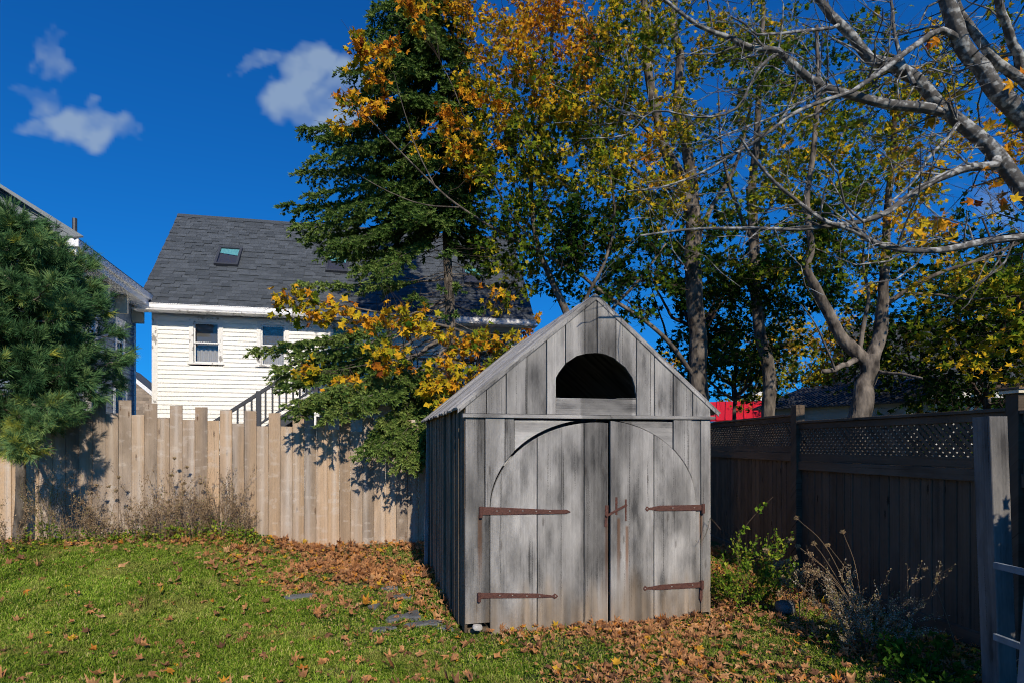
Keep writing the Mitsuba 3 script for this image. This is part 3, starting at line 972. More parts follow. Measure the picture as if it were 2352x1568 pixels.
# eave, gutter, roof
EO = HO - HE * .28 - HD * .17
ER = Frame(EO, HE, Z)
EL = HL + .62
put(f"{house}__soffit", prism(rect(0, -.32, EL, .05), .02, Frame(EO + Z * (z_eave - .02), HE, HD * 1.0), -.02, ch=0), "peeling_paint")
put(f"{house}__fascia", block(ER, 0, EL, z_eave - .02, z_eave + .13, -.02, .0), "gutter_white")
put(f"{house}__gutter", join([block(ER, -.02, EL + .02, z_eave + .065, z_eave + .15, .002, .10), block(ER, -.02, EL + .02, z_eave + .152, z_eave + .168, .0, .115)]), "gutter_white")
run, rise = 2.9, 3.27
rl = math.hypot(run, rise)
RA = (HD * run + Z * rise) / rl
RF = Frame(EO + Z * (z_eave + .16), HE, RA)
roof = f"{house}__roof"
RB = Frame(EO + HD * 2 * run + Z * (z_eave + .16) + HE * EL, -HE, (-HD * run + Z * rise) / rl)
put(roof, join([prism(rect(0, 0, EL, rl), .12, RF, -.12, ch=0), prism(rect(0, 0, EL, rl), .12, RB, -.12, ch=0)]), "asphalt_shingle")
put(f"{house}__gable_wall", join([prism([(0, z_eave - .3), (5.2, z_eave - .3), (2.6, z_eave + 2.75)], .1, Frame(HO + HE * .0 + HD * 5.2, -HD, Z), -.1, ch=0), prism([(0, z_eave - .3), (5.2, z_eave - .3), (2.6, z_eave + 2.75)], .1, Frame(HO + HE * HL, HD, Z), -.1, ch=0)]), "white_siding")
shingles(roof, RF, EL, rl, .145, .24, "asphalt_shingle", rng)
put(f"{roof}__ridge_cap", prism(rect(0, rl - .12, EL, rl + .03), .02, RF, .012, ch=0, tilt=.02), "asphalt_shingle")


def on_roof(px, py):
    d = np.array([(px - 1176) / F, 1, -(py - 1021) / F])
    o = np.array([0, 0, EYE])
    t = np.dot(RF.o - o, RF.an) / np.dot(d, RF.an)
    q = o + d * t - RF.o
    return q @ RF.ax, q @ RF.ay


for c0, c1 in (((506, 613), (545, 575)), ((756, 628), (793, 592)), ((1068, 655), (1105, 620))):
    (xa, ya), (xb, yb) = on_roof(*c0), on_roof(*c1)
    xa, xb = (xa + xb) / 2 - .30, (xa + xb) / 2 + .30
    s = f"{house}__skylight"
    s = put(s, join([block(RF, xa, xa + .06, ya, yb, .0, .10), block(RF, xb - .06, xb, ya, yb, .0, .10), block(RF, xa + .06, xb - .06, ya, ya + .06, .0, .10), block(RF, xa + .06, xb - .06, yb - .06, yb, .0, .10)]), "deck_paint")
    q = rect(xa + .06, ya + .06, xb - .06, yb - .06)
    put(f"{s}__pane", (RF(np.column_stack([q, np.full(4, .075)])), np.array([[0, 1, 2], [0, 2, 3]]), q), "window_glass")
    q3 = np.column_stack([q, np.full(4, .03)])
    put(f"{s}__shaft", (RF(q3), np.array([[0, 1, 2], [0, 2, 3]]), q), "dark_room")
    q = rect(xa + .06, yb - .06 - .36 * (yb - ya), xb - .06, yb - .06)
    q[0, 1] += .10
    put(f"{s}__blind", (RF(np.column_stack([q, np.full(4, .05)])), np.array([[0, 1, 2], [0, 2, 3]]), q), "skylight_blind")
dp = EO + HE * (EL - .35)
put(f"{house}__downspout", join([tube([HO + HE * (HL - .08) - HD * .07 + Z * z for z in (.3, 2.5, z_eave - .05)], .04, 8)]), "gutter_white")
put(f"{house}__water_table", block(HF, 0, HL, .2, .298, .0, .03), "peeling_paint")

# deck and stairs
deck = thing("back_deck", "slate grey painted deck with railings and stairs leading down along the white house", "deck")
DX0, DX1, DZ = WX(722) + .15, HL, 2.93
put(f"{deck}__floor", block(HF, DX0, DX1, DZ - .04, DZ, .03, 1.5), "deck_paint")
put(f"{deck}__fascia", block(HF, DX0, DX1, DZ - .26, DZ - .042, 1.42, 1.47), "deck_paint")
put(f"{deck}__fascia", block(HF, DX0, DX0 + .05, DZ - .26, DZ - .042, .04, 1.418), "deck_paint")
for x in (DX0 + .06, DX0 + 2.0, DX0 + 3.9, DX1 - .1):
    put(f"{deck}__support_post", block(HF, x - .06, x + .06, -.1, DZ - .262, 1.25, 1.37), "gutter_white" if x < DX0 + 1 else "deck_paint")
for x in (DX0 + .05, DX0 + 1.55, DX0 + 3.0, DX1 - .06):
    put(f"{deck}__rail_post", block(HF, x - .055, x + .055, DZ, DZ + 1.02, 1.36, 1.47), "deck_paint")
    put(f"{deck}__post_cap", block(HF, x - .075, x + .075, DZ + 1.02, DZ + 1.05, 1.34, 1.49), "deck_paint")
put(f"{deck}__top_rail", block(HF, DX0 + .106, DX1 - .12, DZ + .88, DZ + .94, 1.38, 1.45, grain="h"), "deck_paint")
put(f"{deck}__bottom_rail", block(HF, DX0 + .106, DX1 - .12, DZ + .08, DZ + .13, 1.39, 1.44, grain="h"), "deck_paint")
x = DX0 + .22
while x < DX1 - .15:
    if all(abs(x - p) > .09 for p in (DX0 + .05, DX0 + 1.55, DX0 + 3.0)):
        put(f"{deck}__baluster", block(HF, x - .018, x + .018, DZ + .13, DZ + .88, 1.395, 1.432), "deck_paint")
    x += .14
# the flight: down to the left, along the wall
SLOPE, NST = .70, 15
for z in (.28, 1.25):
    a, b = HF(np.array([DX0 - .02, DZ - .16, z])), HF(np.array([DX0 - .02 - 4.1, DZ - .16 - 4.1 * SLOPE, z]))
    put(f"{deck}__stringer", bar(a, b, .26, .04, Z), "deck_paint")
for k in range(NST):
    x = DX0 - .27 * (k + 1)
    z = DZ - .19 * (k + 1)
    put(f"{deck}__tread", block(HF, x - .01, x + .28, z - .035, z, .22, 1.30), "deck_paint")
r0, r1 = np.array([DX0 - .02, DZ + .86, 1.28]), np.array([DX0 - 4.05, DZ + .86 - 4.03 * SLOPE, 1.28])
put(f"{deck}__hand_rail", bar(HF(r0), HF(r1), .08, .06, Z), "deck_paint")
put(f"{deck}__lower_rail", bar(HF(r0 - [0, .74, 0]), HF(r1 - [0, .74, 0]), .05, .05, Z), "deck_paint")
for k, x in enumerate(np.arange(.16, 4.0, .155)):
    p = r0 + (r1 - r0) * x / 4.03
    w = .055 if k in (7, 16) else .02
    put(f"{deck}__{'rail_post' if w > .03 else 'baluster'}", block(HF, p[0] - w, p[0] + w, p[1] - (1.05 if w > .03 else .74), p[1] + (.06 if w > .03 else -.02), 1.262 if w < .03 else 1.24, 1.298 if w < .03 else 1.32), "deck_paint")

# the blue house on the left
rng = np.random.default_rng(23)
BA = math.radians(15.5)
BE, BD = np.array([math.cos(BA), math.sin(BA), 0]), np.array([-math.sin(BA), math.cos(BA), 0])
BC = np.array([-8.42, 10.95, 0])                       # its front right corner
blue = thing("blue_house", "blue grey clapboard house with pale shingle hip roof and cream trim behind the pine", "house")
bf = Frame(BC - BE * 5, BE, Z)
bs = Frame(BC, BD, Z)                                   # right wall
BL, BZ = 3.95, 5.15
sw = [(.9, 1.65, 1.4, 3.1), (2.5, 3.35, 1.4, 3.15), (1.0, 1.6, 3.75, 4.6), (2.6, 3.2, 3.75, 4.6)]
fw = [(3.35, 4.25, 3.5, 4.75), (1.4, 2.3, 3.5, 4.75)]
put(f"{blue}__wall", join([prism(rect(0, -.3, 5, BZ), .05, Frame(BC - BE * 5 + BD * .8, BE, Z), 0, ch=0), prism(rect(0, -.3, BL, BZ), .05, Frame(BC - BE * .8, BD, Z), 0, ch=0), prism(rect(0, -.3, 5, BZ), .05, Frame(BC + BD * BL, -BE, Z), -.05, ch=0)]), "blue_siding")
clap_wall(f"{blue}__wall", bf, 0, 4.87, .3, BZ - .5, .125, fw, "blue_siding")
clap_wall(f"{blue}__wall", bs, .13, BL - .1, .3, BZ - .5, .125, sw, "blue_siding")
for fr, x in ((bf, 4.87), (bs, .0), (bs, BL - .1)):
    put(f"{blue}__corner_board", block(fr, x, x + .13, .2, BZ - .5, -.01, .024), "cream_trim" if x != BL - .1 else "gutter_white")
for h in fw:
    window(blue, bf, *h, casing=.12, frame_bsdf="cream_trim", curtain=False)
for h in sw:
    window(blue, bs, *h, casing=.11, frame_bsdf="gutter_white", curtain=False)
put(f"{blue}__frieze", join([block(bf, 0, 5.0, BZ - .5, BZ - .02, -.01, .03), block(bs, .0, BL, BZ - .5, BZ - .02, -.01, .03)]), "blue_siding")
for x in (.35, 1.5, 2.6, 3.7):
    put(f"{blue}__bracket", block(bs, x - .05, x + .05, BZ - .45, BZ - .03, .031, .28), "cream_trim")
for x in (2.9, 4.55):
    put(f"{blue}__bracket", block(bf, x - .05, x + .05, BZ - .45, BZ - .03, .031, .28), "cream_trim")
ov = .42
put(f"{blue}__cornice", join([block(bf, 0, 5 + ov, BZ - .02, BZ + .12, .0, ov), block(bf, 0, 5 + ov + .06, BZ + .12, BZ + .26, .0, ov + .06),
                              block(bs, .0, BL + .2, BZ - .021, BZ + .119, -.02, ov - .004), block(bs, -.0, BL + .26, BZ + .119, BZ + .259, -.02, ov + .055)]), "gutter_white")
pit = .70
bn = math.hypot(1, pit)
O1 = BC - BE * 5 - BD * (ov + .06) + Z * (BZ + .27)
R1 = Frame(O1, BE, (BD + Z * pit) / bn)
hip = 5 + ov + .06
rf = f"{blue}__roof"
put(rf, join([prism([(0, 0), (hip, 0), (hip - 2.6, 2.6 * bn), (0, 2.6 * bn)], .06, R1, -.06, ch=0),
              prism([(0, 0), (BL + .75, 0), (BL + .75 - 2.6, 2.6 * bn), (2.6, 2.6 * bn)], .06, Frame(O1 + BE * hip, BD, (-BE + Z * pit) / bn), -.06, ch=0)]), "pale_shingle")
shingles(rf, R1, hip, 2.6 * bn, .15, .34, "pale_shingle", rng, most=220, clip=lambda y: (1.2, hip - y / bn - .02))
put(f"{rf}__hip_cap", bar(O1 + BE * hip + Z * .02, O1 + BE * (hip - 2.6) + BD * 2.6 + Z * (2.6 * pit + .02), .16, .03, BE), "pale_shingle")
v0 = O1 + BE * (hip - .35) + BD * .75 + Z * .2
put(f"{rf}__vent_pipe", tube([v0, v0 + Z * .2, v0 + Z * .40], .04, 8), "dark_metal")

# small things glimpsed between and beyond
cot = thing("shingled_cottage", "weathered shingle gable with white rakes in the gap between the houses", "house")
c0 = at(354, 945, 27.0); c0[2] = 0
e, d = np.array([math.cos(.35), math.sin(.35), 0]), np.array([-math.sin(.35), math.cos(.35), 0])
fr = Frame(c0 - e * 3.2, e, Z)
zw = EYE - (908 - 1021) / F * 27
for r in range(24):
    for c in range(13):
        x = c * .25 + (.12 if r % 2 else 0)
        y = 1.2 + r * .14
        lim = 3.2 - max(0, (y - zw) * 1.4) if y > zw else 3.2
        if x + .24 < lim:
            put(f"{cot}__wall__shake" if f"{cot}__wall" in scene else f"{cot}__wall", prism(rect(x, y, x + .24, y + .15), .02, fr, 0, ch=0, tilt=-.08, back=False) if f"{cot}__wall" in scene else prism([(0, 0), (3.2, 0), (3.2, zw), (1.6, zw + 1.45), (0, zw)], .05, fr, -.05, ch=0), "cedar_shake")
put(f"{cot}__roof", prism(rect(0, 0, 4, 2.4), .08, Frame(fr.o + e * 3.5 + Z * (zw - .25), d, (-e * 1.6 + Z * 1.45) / 2.16), 0, ch=0), "asphalt_shingle")
put(f"{cot}__rake_trim", bar(fr.o + e * 3.55 + Z * (zw - .3) - d * .03, fr.o + e * 1.6 + Z * (zw + 1.45) - d * .03, .16, .05, Z), "gutter_white")

gab = thing("grey_roofed_house", "distant grey shingle roof with a white gable showing between the trunks right of the shed", "house")
c0 = at(1700, 930, 34.0)
e, d = np.array([.95, -.3, 0]), np.array([.3, .95, 0])
fr = Frame([c0[0], c0[1], 0], e, Z)
zt = EYE - (928 - 1021) / F * 34
put(f"{gab}__wall", prism([(0, 0), (2.6, 0), (2.6, zt), (1.2, zt + .8), (0, zt)], .1, fr, -.1, ch=0), "white_siding")
put(f"{gab}__roof", prism(rect(0, 0, 9, 1.9), .1, Frame(fr.o - e * .35 + Z * (zt - .15) + d * 9, -d, (e * 1.5 + Z * 1.0) / 1.803), 0, ch=0), "pale_shingle")
put(f"{gab}__roof", prism(rect(0, 0, 9, 2.0), .1, Frame(fr.o + e * 2.8 + Z * (zt - .1), d, (-e * 1.6 + Z * .95) / 1.861), 0, ch=0), "pale_shingle")
put(f"{gab}__side_wall", prism(rect(0, 0, 9, zt), .1, Frame(fr.o + d * 9, -d, Z), -.1, ch=0), "white_siding")

red = thing("red_roofed_shed", "bright red metal roof of a low shed just beyond the lattice fence", "shed")
c0 = at(1600, 966, 19.0)
e, d = np.array([.93, -.36, 0]), np.array([.36, .93, 0])
o = np.array([c0[0], c0[1], EYE - (968 - 1021) / F * 19])
up = (d * 1.0 + Z * .62) / math.hypot(1, .62)
fr = Frame(o, e, up)
put(f"{red}__roof", prism(rect(0, 0, 2.35, 1.25), .05, fr, 0, ch=0), "red_metal")
for k in range(9):
    put(f"{red}__roof__seam", prism(rect(k * .28 + .03, 0, k * .28 + .055, 1.25), .035, fr, .051, ch=0), "red_metal")
put(f"{red}__wall", prism(rect(0.1, 0, 2.25, o[2] - .05), .1, Frame([o[0], o[1], 0] + d * .15, e, Z), -.1, ch=0), "grey_wall")
put(f"{red}__wall", prism(rect(0.1, 0, 1.1, o[2] - .05), .1, Frame([o[0], o[1], 0] + e * 2.25 + d * .15, d, Z), -.1, ch=0), "grey_wall")

low = thing("low_outbuilding", "long low pale outbuilding with dark metal roof behind the lattice fence", "outbuilding")
a, b = at(1768, 950, 15.0), at(2080, 950, 12.5)
a[2] = b[2] = 0
e = (b - a) / np.linalg.norm(b - a); L = np.linalg.norm(b - a)
d = np.cross(Z, e)
fr = Frame(a, e, Z)
zt = EYE + (1021 - 934) / F * 14.5
put(f"{low}__wall", prism(rect(0, -.3, L, zt), .1, fr, -.1, ch=0), "grey_wall")
rfm = Frame(a - e * .3 - d * .3 + Z * (zt - .06), e, (d + Z * .28) / 1.0385)
put(f"{low}__roof", prism(rect(0, 0, L + .6, 2.6), .03, rfm, 0, ch=0), "dark_metal")
for k in range(int((L + .5) / .12)):
    put(f"{low}__roof__rib", prism(rect(k * .12 + .01, 0, k * .12 + .05, 2.6), .02, rfm, .031, ch=0), "dark_metal")

nb = thing("dark_roofed_house", "dark roofed neighbour house in the shade of the trees at the far right", "house")
a = at(2010, 900, 16.0); a[2] = 0
e, d = np.array([.97, -.24, 0]), np.array([.24, .97, 0])
fr = Frame(a, e, Z)
put(f"{nb}__wall", prism(rect(0, -.3, 9, 3.3), .1, fr, -.1, ch=0), "grey_wall")
put(f"{nb}__wall", prism([(0, -.3), (6, -.3), (6, 3.3), (3, 5.4), (0, 3.3)], .1, Frame(a + d * 6, -d, Z), -.1, ch=0), "grey_wall")
put(f"{nb}__roof", prism(rect(0, 0, 10, 4.2), .1, Frame(a - e * .4 - d * .4 + Z * 3.0, e, (d * 3.4 + Z * 2.4) / 4.16), 0, ch=0), "asphalt_shingle")
put(f"{nb}__fascia", block(Frame(a - e * .4 - d * .42, e, Z), 0, 10, 2.9, 3.05, 0, .03), "gutter_white")
window(nb, fr, 1.4, 2.3, 1.6, 2.8, curtain=False, frame_bsdf="gutter_white")
window(nb, fr, 4.4, 5.3, 1.6, 2.8, curtain=False, frame_bsdf="gutter_white")
# ------------------------------------------------------------------ trees
class Tree:
    """Limbs are given as paths; leaf clusters in a crown are reached by branches grown from the nearest wood."""
    def __init__(s, seed, bark, leaf="maple_leaf"):
        s.rng = np.random.default_rng(seed)
        s.seed, s.bark, s.leaf = seed, bark, leaf
        s.limbs, s.twigs, s.nodes, s.rads = [], [], [], []
        s.leaf_p, s.leaf_d, s.leaf_t, s.leaf_s = [], [], [], []

    def limb(s, pts, r0, r1, sides=9, lump=.10, kind="limb", node=True):
        p, k = smooth_path(pts, .10)
        wob = (np.stack([meshkit.noise(np.stack([k * 9 + s.seed * 3 + a * 50, k * 0 + len(s.limbs), k * 0], -1), 3) for a in range(3)], -1) - .5)
        p = p + wob * min(.08, r0 * .9) * np.sin(np.pi * np.clip(k, 0, 1))[:, None]
        r = r0 + (r1 - r0) * k ** .9
        s.limbs.append((kind, tube(p, r, sides, True, lump, s.seed)))
        if node:
            s.nodes.append(p); s.rads.append(r)
        return p, r

    def branch(s, a, ra, b, lift=.25):
        """A bending branch from a to b."""
        d = b - a
        L = np.linalg.norm(d)
        n = max(3, int(L / .22) + 2)
        t = np.linspace(0, 1, n)[:, None]
        mid = (a + b) / 2 + np.array([0, 0, lift * L * .35]) * s.rng.uniform(-.9, 1.0) + s.rng.normal(size=3) * L * .10
        p = (1 - t)**2 * a + 2 * t * (1 - t) * mid + t**2 * b
        p[1:-1] += s.rng.normal(size=(n - 2, 3)) * min(.03, .04 * L)
        r0 = min(ra * .6, .004 + .009 * L)
        r = r0 + (.0035 - r0) * t[:, 0]
        s.twigs.append(tube(p, r, 4, False))
        s.nodes.append(p[1:]); s.rads.append(r[1:])
        return p

    def clusters(s, C, tone, per=26, spread=.30, droop=.35, twig=4, lift=.3, scale=1.0):
        """Branches to the cluster centres C (nearest first), short twigs there, and leaves along these."""
        N = np.vstack(s.nodes)
        order = np.argsort(cKDTree(N).query(C)[0])
        for g in range(0, len(order), 24):
            N = np.vstack(s.nodes); R = np.concatenate(s.rads)
            tree = cKDTree(N)
            for c in order[g:g + 24]:
                b = C[c]
                dd, ii = tree.query(b, k=6)
                k = ii[np.argmin(dd + .6 * np.maximum(0, N[ii][:, 2] - b[2]) + .15 * s.rng.random(len(ii)))]
                s.branch(N[k], R[k], b, lift)
                dirs = rand_dir(s.rng, twig) * [1, 1, .6]
                main = (b - N[k]) / (np.linalg.norm(b - N[k]) + 1e-6)
                for q in range(twig):
                    e = b + (dirs[q] + main * .7) * spread * s.rng.uniform(.5, 1.1)
                    m = (b + e) / 2 + s.rng.normal(size=3) * .03
                    s.twigs.append(tube([b, m, e], [.004, .003, .002], 3, False))
                    if s.rng.random() < .6:
                        f = e + rand_dir(s.rng, 1)[0] * spread * .7 + main * .2
                        s.twigs.append(tube([m, (m + f) / 2 + s.rng.normal(size=3) * .03, f], [.004, .003, .0018], 3, False))
                    nl = s.rng.poisson(per / twig)
                    if nl:
                        u = s.rng.uniform(.25, 1.05, nl)[:, None]
                        s.leaf_p.append(b + (e - b) * u + s.rng.normal(size=(nl, 3)) * spread * .22)
                        s.leaf_d.append(np.repeat((e - b)[None], nl, 0) + s.rng.normal(size=(nl, 3)) * .3 - np.array([0, 0, droop]) * spread)
                        s.leaf_s.append(np.full(nl, scale))
                        s.leaf_t.append(np.full(nl, tone[c]) + s.rng.normal(size=nl) * .10)

    def leaves(s, size, rng_size=.3, up=(.12, -.35, .75)):
        if not s.leaf_p:
            return None
        P, D, t = np.vstack(s.leaf_p), np.vstack(s.leaf_d), np.concatenate(s.leaf_t)
        n = len(P)
        D /= np.linalg.norm(D, axis=1, keepdims=True) + 1e-9
        nz = np.array(up) * .8 + s.rng.normal(size=(n, 3)) * .8
        sz_ = size * np.concatenate(s.leaf_s) * s.rng.uniform(1 - rng_size, 1 + rng_size, n)
        return scatter_mesh(LEAF_V, LEAF_F, LEAF_UV, rot_from(D, nz), P - D * (sz_ * .2)[:, None], sz_, np.clip(t, 0, 1), s.rng.uniform(-.6, .3, n), s.rng.uniform(-.5, .8, n))

    def done(s, name, label, category, leaf_size=.12, group=None, twig_bsdf=None):
        key = thing(name, label, category, group)
        tr = join([m for k, m in s.limbs if k == "trunk"])
        put(f"{key}__trunk", tr, s.bark, True)
        for k, m in s.limbs:
            if k == "limb":
                put(f"{key}__limb", m, s.bark, True)
        if s.twigs:
            put(f"{key}__twigs", join(s.twigs), twig_bsdf or ("twig_bark" if s.bark == "maple_bark" else s.bark), True, kind="stuff")
        m = s.leaves(leaf_size)
        if m is not None:
            put(f"{key}__crown", m, s.leaf, False, kind="stuff")
        return key


def ball(rng, c, r, n, hollow=.0):
    v = rand_dir(rng, n) * (hollow + (1 - hollow) * rng.random((n, 1)) ** .42)
    return np.asarray(c) + v * np.asarray(r)


def patchy(P, scale=.7, seed=0):
    return meshkit.fbm(P * scale + seed * 13.7, 3, seed)


def thinned(rng, P, lo, scale=.8, seed=0):
    """Leaves gaps: drops the points where a noise is low."""
    return P[patchy(P, scale, seed) + rng.uniform(-.12, .12, len(P)) > lo]


# --- the main maple, its trunk rising behind the shed's right eave
t1 = Tree(101, "maple_bark")
b = at(1608, 1150, 12.0); b[2] = -.2
t1.limb(np.vstack([[b + [.02, 0, 0]], line(12, 12, (1608, 1000), (1607, 890), (1604, 780), (1599, 680), (1593, 600), (1592, 540), (1590, 480))]), .19, .15, 16, .14, "trunk")
t1.limb(line(12, 11.8, (1590, 500), (1566, 418), (1539, 360), (1521, 324), (1517, 288), (1499, 216), (1487, 135), (1485, 45), (1476, -40), (1470, -160)), .135, .06, 12, .12)
t1.limb(line(12, 12.4, (1591, 490), (1589, 432), (1584, 382), (1571, 315), (1557, 252), (1557, 189), (1562, 126), (1544, 67), (1550, -20), (1540, -150)), .13, .06, 12, .12)
t1.limb(line(12, 9.6, (1598, 870), (1545, 795), (1480, 735), (1420, 695), (1370, 662), (1327, 626), (1251, 585), (1157, 540), (1054, 477), (986, 419), (900, 330), (840, 262), (783, 204)), .05, .006, 8)
t1.limb(line(10.7, 9.9, (1251, 585), (1180, 500), (1125, 400), (1075, 290), (1040, 200), (1010, 140)), .022, .006, 6)
t1.limb(line(10.3, 9.6, (1054, 477), (970, 470), (890, 440), (820, 400)), .014, .005, 6)
t1.limb(line(10.0, 9.6, (1000, 430), (960, 350), (930, 260), (905, 170)), .014, .004, 6)
t1.limb(line(12, 13, (1594, 560), (1640, 470), (1690, 380), (1720, 260), (1735, 120)), .06, .02, 7)
t1.limb(line(12, 11, (1586, 440), (1500, 420), (1400, 330), (1310, 230), (1240, 120), (1190, 20)), .05, .015, 7)
t1.limb(line(11.9, 10.8, (1520, 330), (1440, 250), (1380, 140), (1340, 20)), .04, .015, 7)
rng = np.random.default_rng(301)
C = np.vstack([ball(rng, at(1250, 190, 10.6), (2.0, 1.3, 1.9), 190), ball(rng, at(1270, 70, 11), (2.4, 1.5, 1.2), 100), ball(rng, at(1540, 160, 12), (2.8, 1.8, 2.2), 120), ball(rng, at(1450, 480, 11.6), (2.4, 1.4, 1.6), 70)])
C = thinned(rng, C, .40, .8, 3)
tone = .46 + .62 * (patchy(C, .5, 5) - .5) * 2 * .6 + np.where(C[:, 0] < 1.2, .10, -.10) + np.clip((C[:, 2] - 6.6) * .05, -.2, .15)
t1.clusters(C, np.clip(tone - .03, .0, .84), 40, .32, twig=6)
C = np.vstack([ball(rng, at(850, 160, 9.7), (.5, .4, .42), 12), ball(rng, at(820, 250, 9.7), (.35, .3, .3), 7), ball(rng, at(1060, 300, 10.1), (.9, .5, .9), 22), ball(rng, at(960, 40, 9.6), (.35, .4, .3), 5)])
t1.clusters(C, rng.uniform(.5, .86, len(C)), 22, .24, scale=1.3)
t1.done("maple_tree", "tall maple whose grey trunk rises just beyond the shed's right eave", "tree", .086)

# --- the maple hidden behind the shed: crown to the left, and the orange sprays before the spruce
t2 = Tree(102, "maple_bark")
b = at(1380, 1100, 11.2); b[2] = -.1
t2.limb(np.vstack([[b], line(11.2, 11.2, (1372, 1000), (1350, 860), (1325, 770))]), .17, .14, 12, .12, "trunk")
t2.limb(line(11.2, 11.0, (1327, 780), (1290, 690), (1262, 630), (1236, 560), (1222, 405), (1238, 310), (1262, 200), (1268, 60), (1275, -60)), .075, .02, 9)
t2.limb(line(11.2, 10.6, (1330, 770), (1345, 690), (1390, 600), (1410, 500), (1400, 390), (1370, 260), (1350, 120)), .04, .012, 7)
t2.limb(line(11.2, 8.6, (1330, 790), (1250, 770), (1170, 805), (1090, 775), (1000, 745), (900, 722), (800, 705), (720, 690), (650, 688)), .04, .006, 6)
t2.limb(line(10.2, 8.7, (1250, 772), (1160, 850), (1080, 835), (990, 815), (880, 830), (770, 850)), .026, .005, 6)
t2.limb(line(10.4, 8.9, (1250, 775), (1205, 830), (1150, 900), (1080, 905), (1000, 920)), .02, .005, 6)
t2.limb(line(11.2, 11.6, (1336, 800), (1400, 720), (1470, 640), (1530, 560)), .05, .015, 7)
C = np.vstack([ball(rng, at(1300, 400, 10.9), (2.3, 1.3, 1.8), 150), ball(rng, at(1230, 560, 10.6), (1.5, 1.0, .95), 42), ball(rng, at(1420, 620, 11.4), (1.5, .8, .8), 44), ball(rng, at(1320, 300, 11), (2.2, 1.4, 1.6), 60)])
C = thinned(rng, C, .41, .9, 7)
tone = .30 + .8 * (patchy(C, .55, 6) - .5) + np.where(C[:, 2] > 6.0, .16, -.08) + np.where(C[:, 0] < 0.6, .1, 0)
t2.clusters(C, np.clip(tone - .05, .0, .84), 40, .32, twig=6)
S = [(700, 690, 8.6, .30, .16, 9), (760, 720, 8.7, .35, .2, 10), (880, 740, 8.8, .4, .2, 13), (960, 745, 8.8, .35, .2, 10), (1080, 790, 9.2, .4, .22, 15), (1130, 820, 9.3, .3, .2, 9), (880, 825, 8.7, .4, .2, 11), (1030, 870, 8.9, .4, .25, 16), (1100, 870, 9.2, .3, .2, 9),
     (800, 870, 8.7, .3, .12, 6), (1000, 905, 9.0, .25, .15, 7), (720, 850, 8.6, .15, .1, 4), (660, 690, 8.5, .12, .06, 3), (1150, 700, 9.6, .5, .2, 8), (1170, 800, 9.4, .2, .2, 5)]
for x, y, Y, rx, rz_, n in S:
    C = ball(rng, at(x, y, Y), (rx, .3, rz_), n)
    t2.clusters(C, np.clip(rng.normal(.57, .13, n), .25, .82), 10, .22, .5, 3, scale=1.2)
t2.done("maple_tree", "maple behind the shed's ridge with orange leaf sprays hanging before the white house", "tree", .098)

# --- the second trunk
t3 = Tree(103, "maple_bark")
b = at(1766, 1150, 12.6); b[2] = -.1
t3.limb(np.vstack([[b], line(12.6, 12.6, (1765, 1000), (1765, 900), (1762, 852), (1753, 795), (1743, 744), (1737, 692), (1735, 644), (1733, 596), (1730, 520), (1725, 430)), ]), .15, .10, 13, .14, "trunk")
t3.limb(line(12.6, 12.2, (1727, 440), (1738, 320), (1745, 190), (1750, 40), (1750, -80)), .09, .03, 8)
t3.limb(line(12.6, 13.2, (1740, 720), (1790, 650), (1840, 600), (1880, 540)), .04, .015, 7)
t3.limb(line(12.6, 12, (1730, 560), (1690, 470), (1660, 360), (1650, 220)), .05, .015, 7)
C = np.vstack([ball(rng, at(1760, 330, 12.6), (2.4, 1.5, 3.2), 170), ball(rng, at(1700, 720, 12.8), (1.0, .8, 1.3), 80), ball(rng, at(1820, 640, 12.8), (1.8, .8, 1.1), 110)])
C = thinned(rng, C, .43, .9, 9)
tone = .26 + .9 * (patchy(C, .6, 8) - .5) + np.where(C[:, 2] < 6, -.06, .06)
t3.clusters(C, np.clip(tone, .0, .8), 40, .3, twig=5)
t3.done("maple_tree", "dark straight trunked maple between the tall maple and the forked one", "tree", .09)

# --- the forked tree just beyond the lattice fence
t4 = Tree(104, "maple_bark")
b = at(1960, 1250, 9.5); b[2] = -.15
t4.limb(np.vstack([[b], line(9.5, 9.5, (1966, 1000), (1975, 958), (1987, 900), (1997, 852), (1993, 815))]), .168, .145, 18, .26, "trunk")
t4.limb(line(9.5, 9.3, (1996, 835), (1967, 811), (1938, 779), (1913, 734), (1893, 699), (1871, 664), (1858, 638), (1855, 603), (1858, 564), (1850, 470), (1868, 350), (1880, 200), (1875, 60)), .108, .03, 12, .22)
t4.limb(line(9.5, 9.7, (1994, 850), (2005, 820), (2015, 788), (2025, 744), (2026, 702), (2025, 660), (2028, 612), (2031, 564), (2040, 450), (2052, 320), (2060, 180)), .125, .035, 12, .22)
t4.limb(line(9.6, 9.2, (2026, 705), (2044, 694), (2073, 676), (2111, 651), (2156, 628), (2207, 609), (2255, 593), (2340, 560)), .05, .018, 8)
t4.limb(line(9.5, 9.6, (1973, 815), (1983, 744), (1996, 692), (1988, 644), (1983, 596), (1985, 480)), .04, .012, 7)
t4.limb(line(9.4, 9.2, (2078, 675), (2143, 676), (2207, 686), (2271, 686), (2350, 680)), .022, .010, 6)
t4.limb(line(9.5, 8.8, (2015, 852), (2031, 854), (2073, 859), (2119, 868)), .03, .02, 7)
t4.limb(line(9.5, 9.1, (1970, 822), (1945, 835), (1915, 850), (1890, 852)), .05, .035, 8)
t4.limb(line(9.1, 8.9, (1918, 848), (1895, 790), (1870, 740), (1840, 700)), .02, .008, 6)
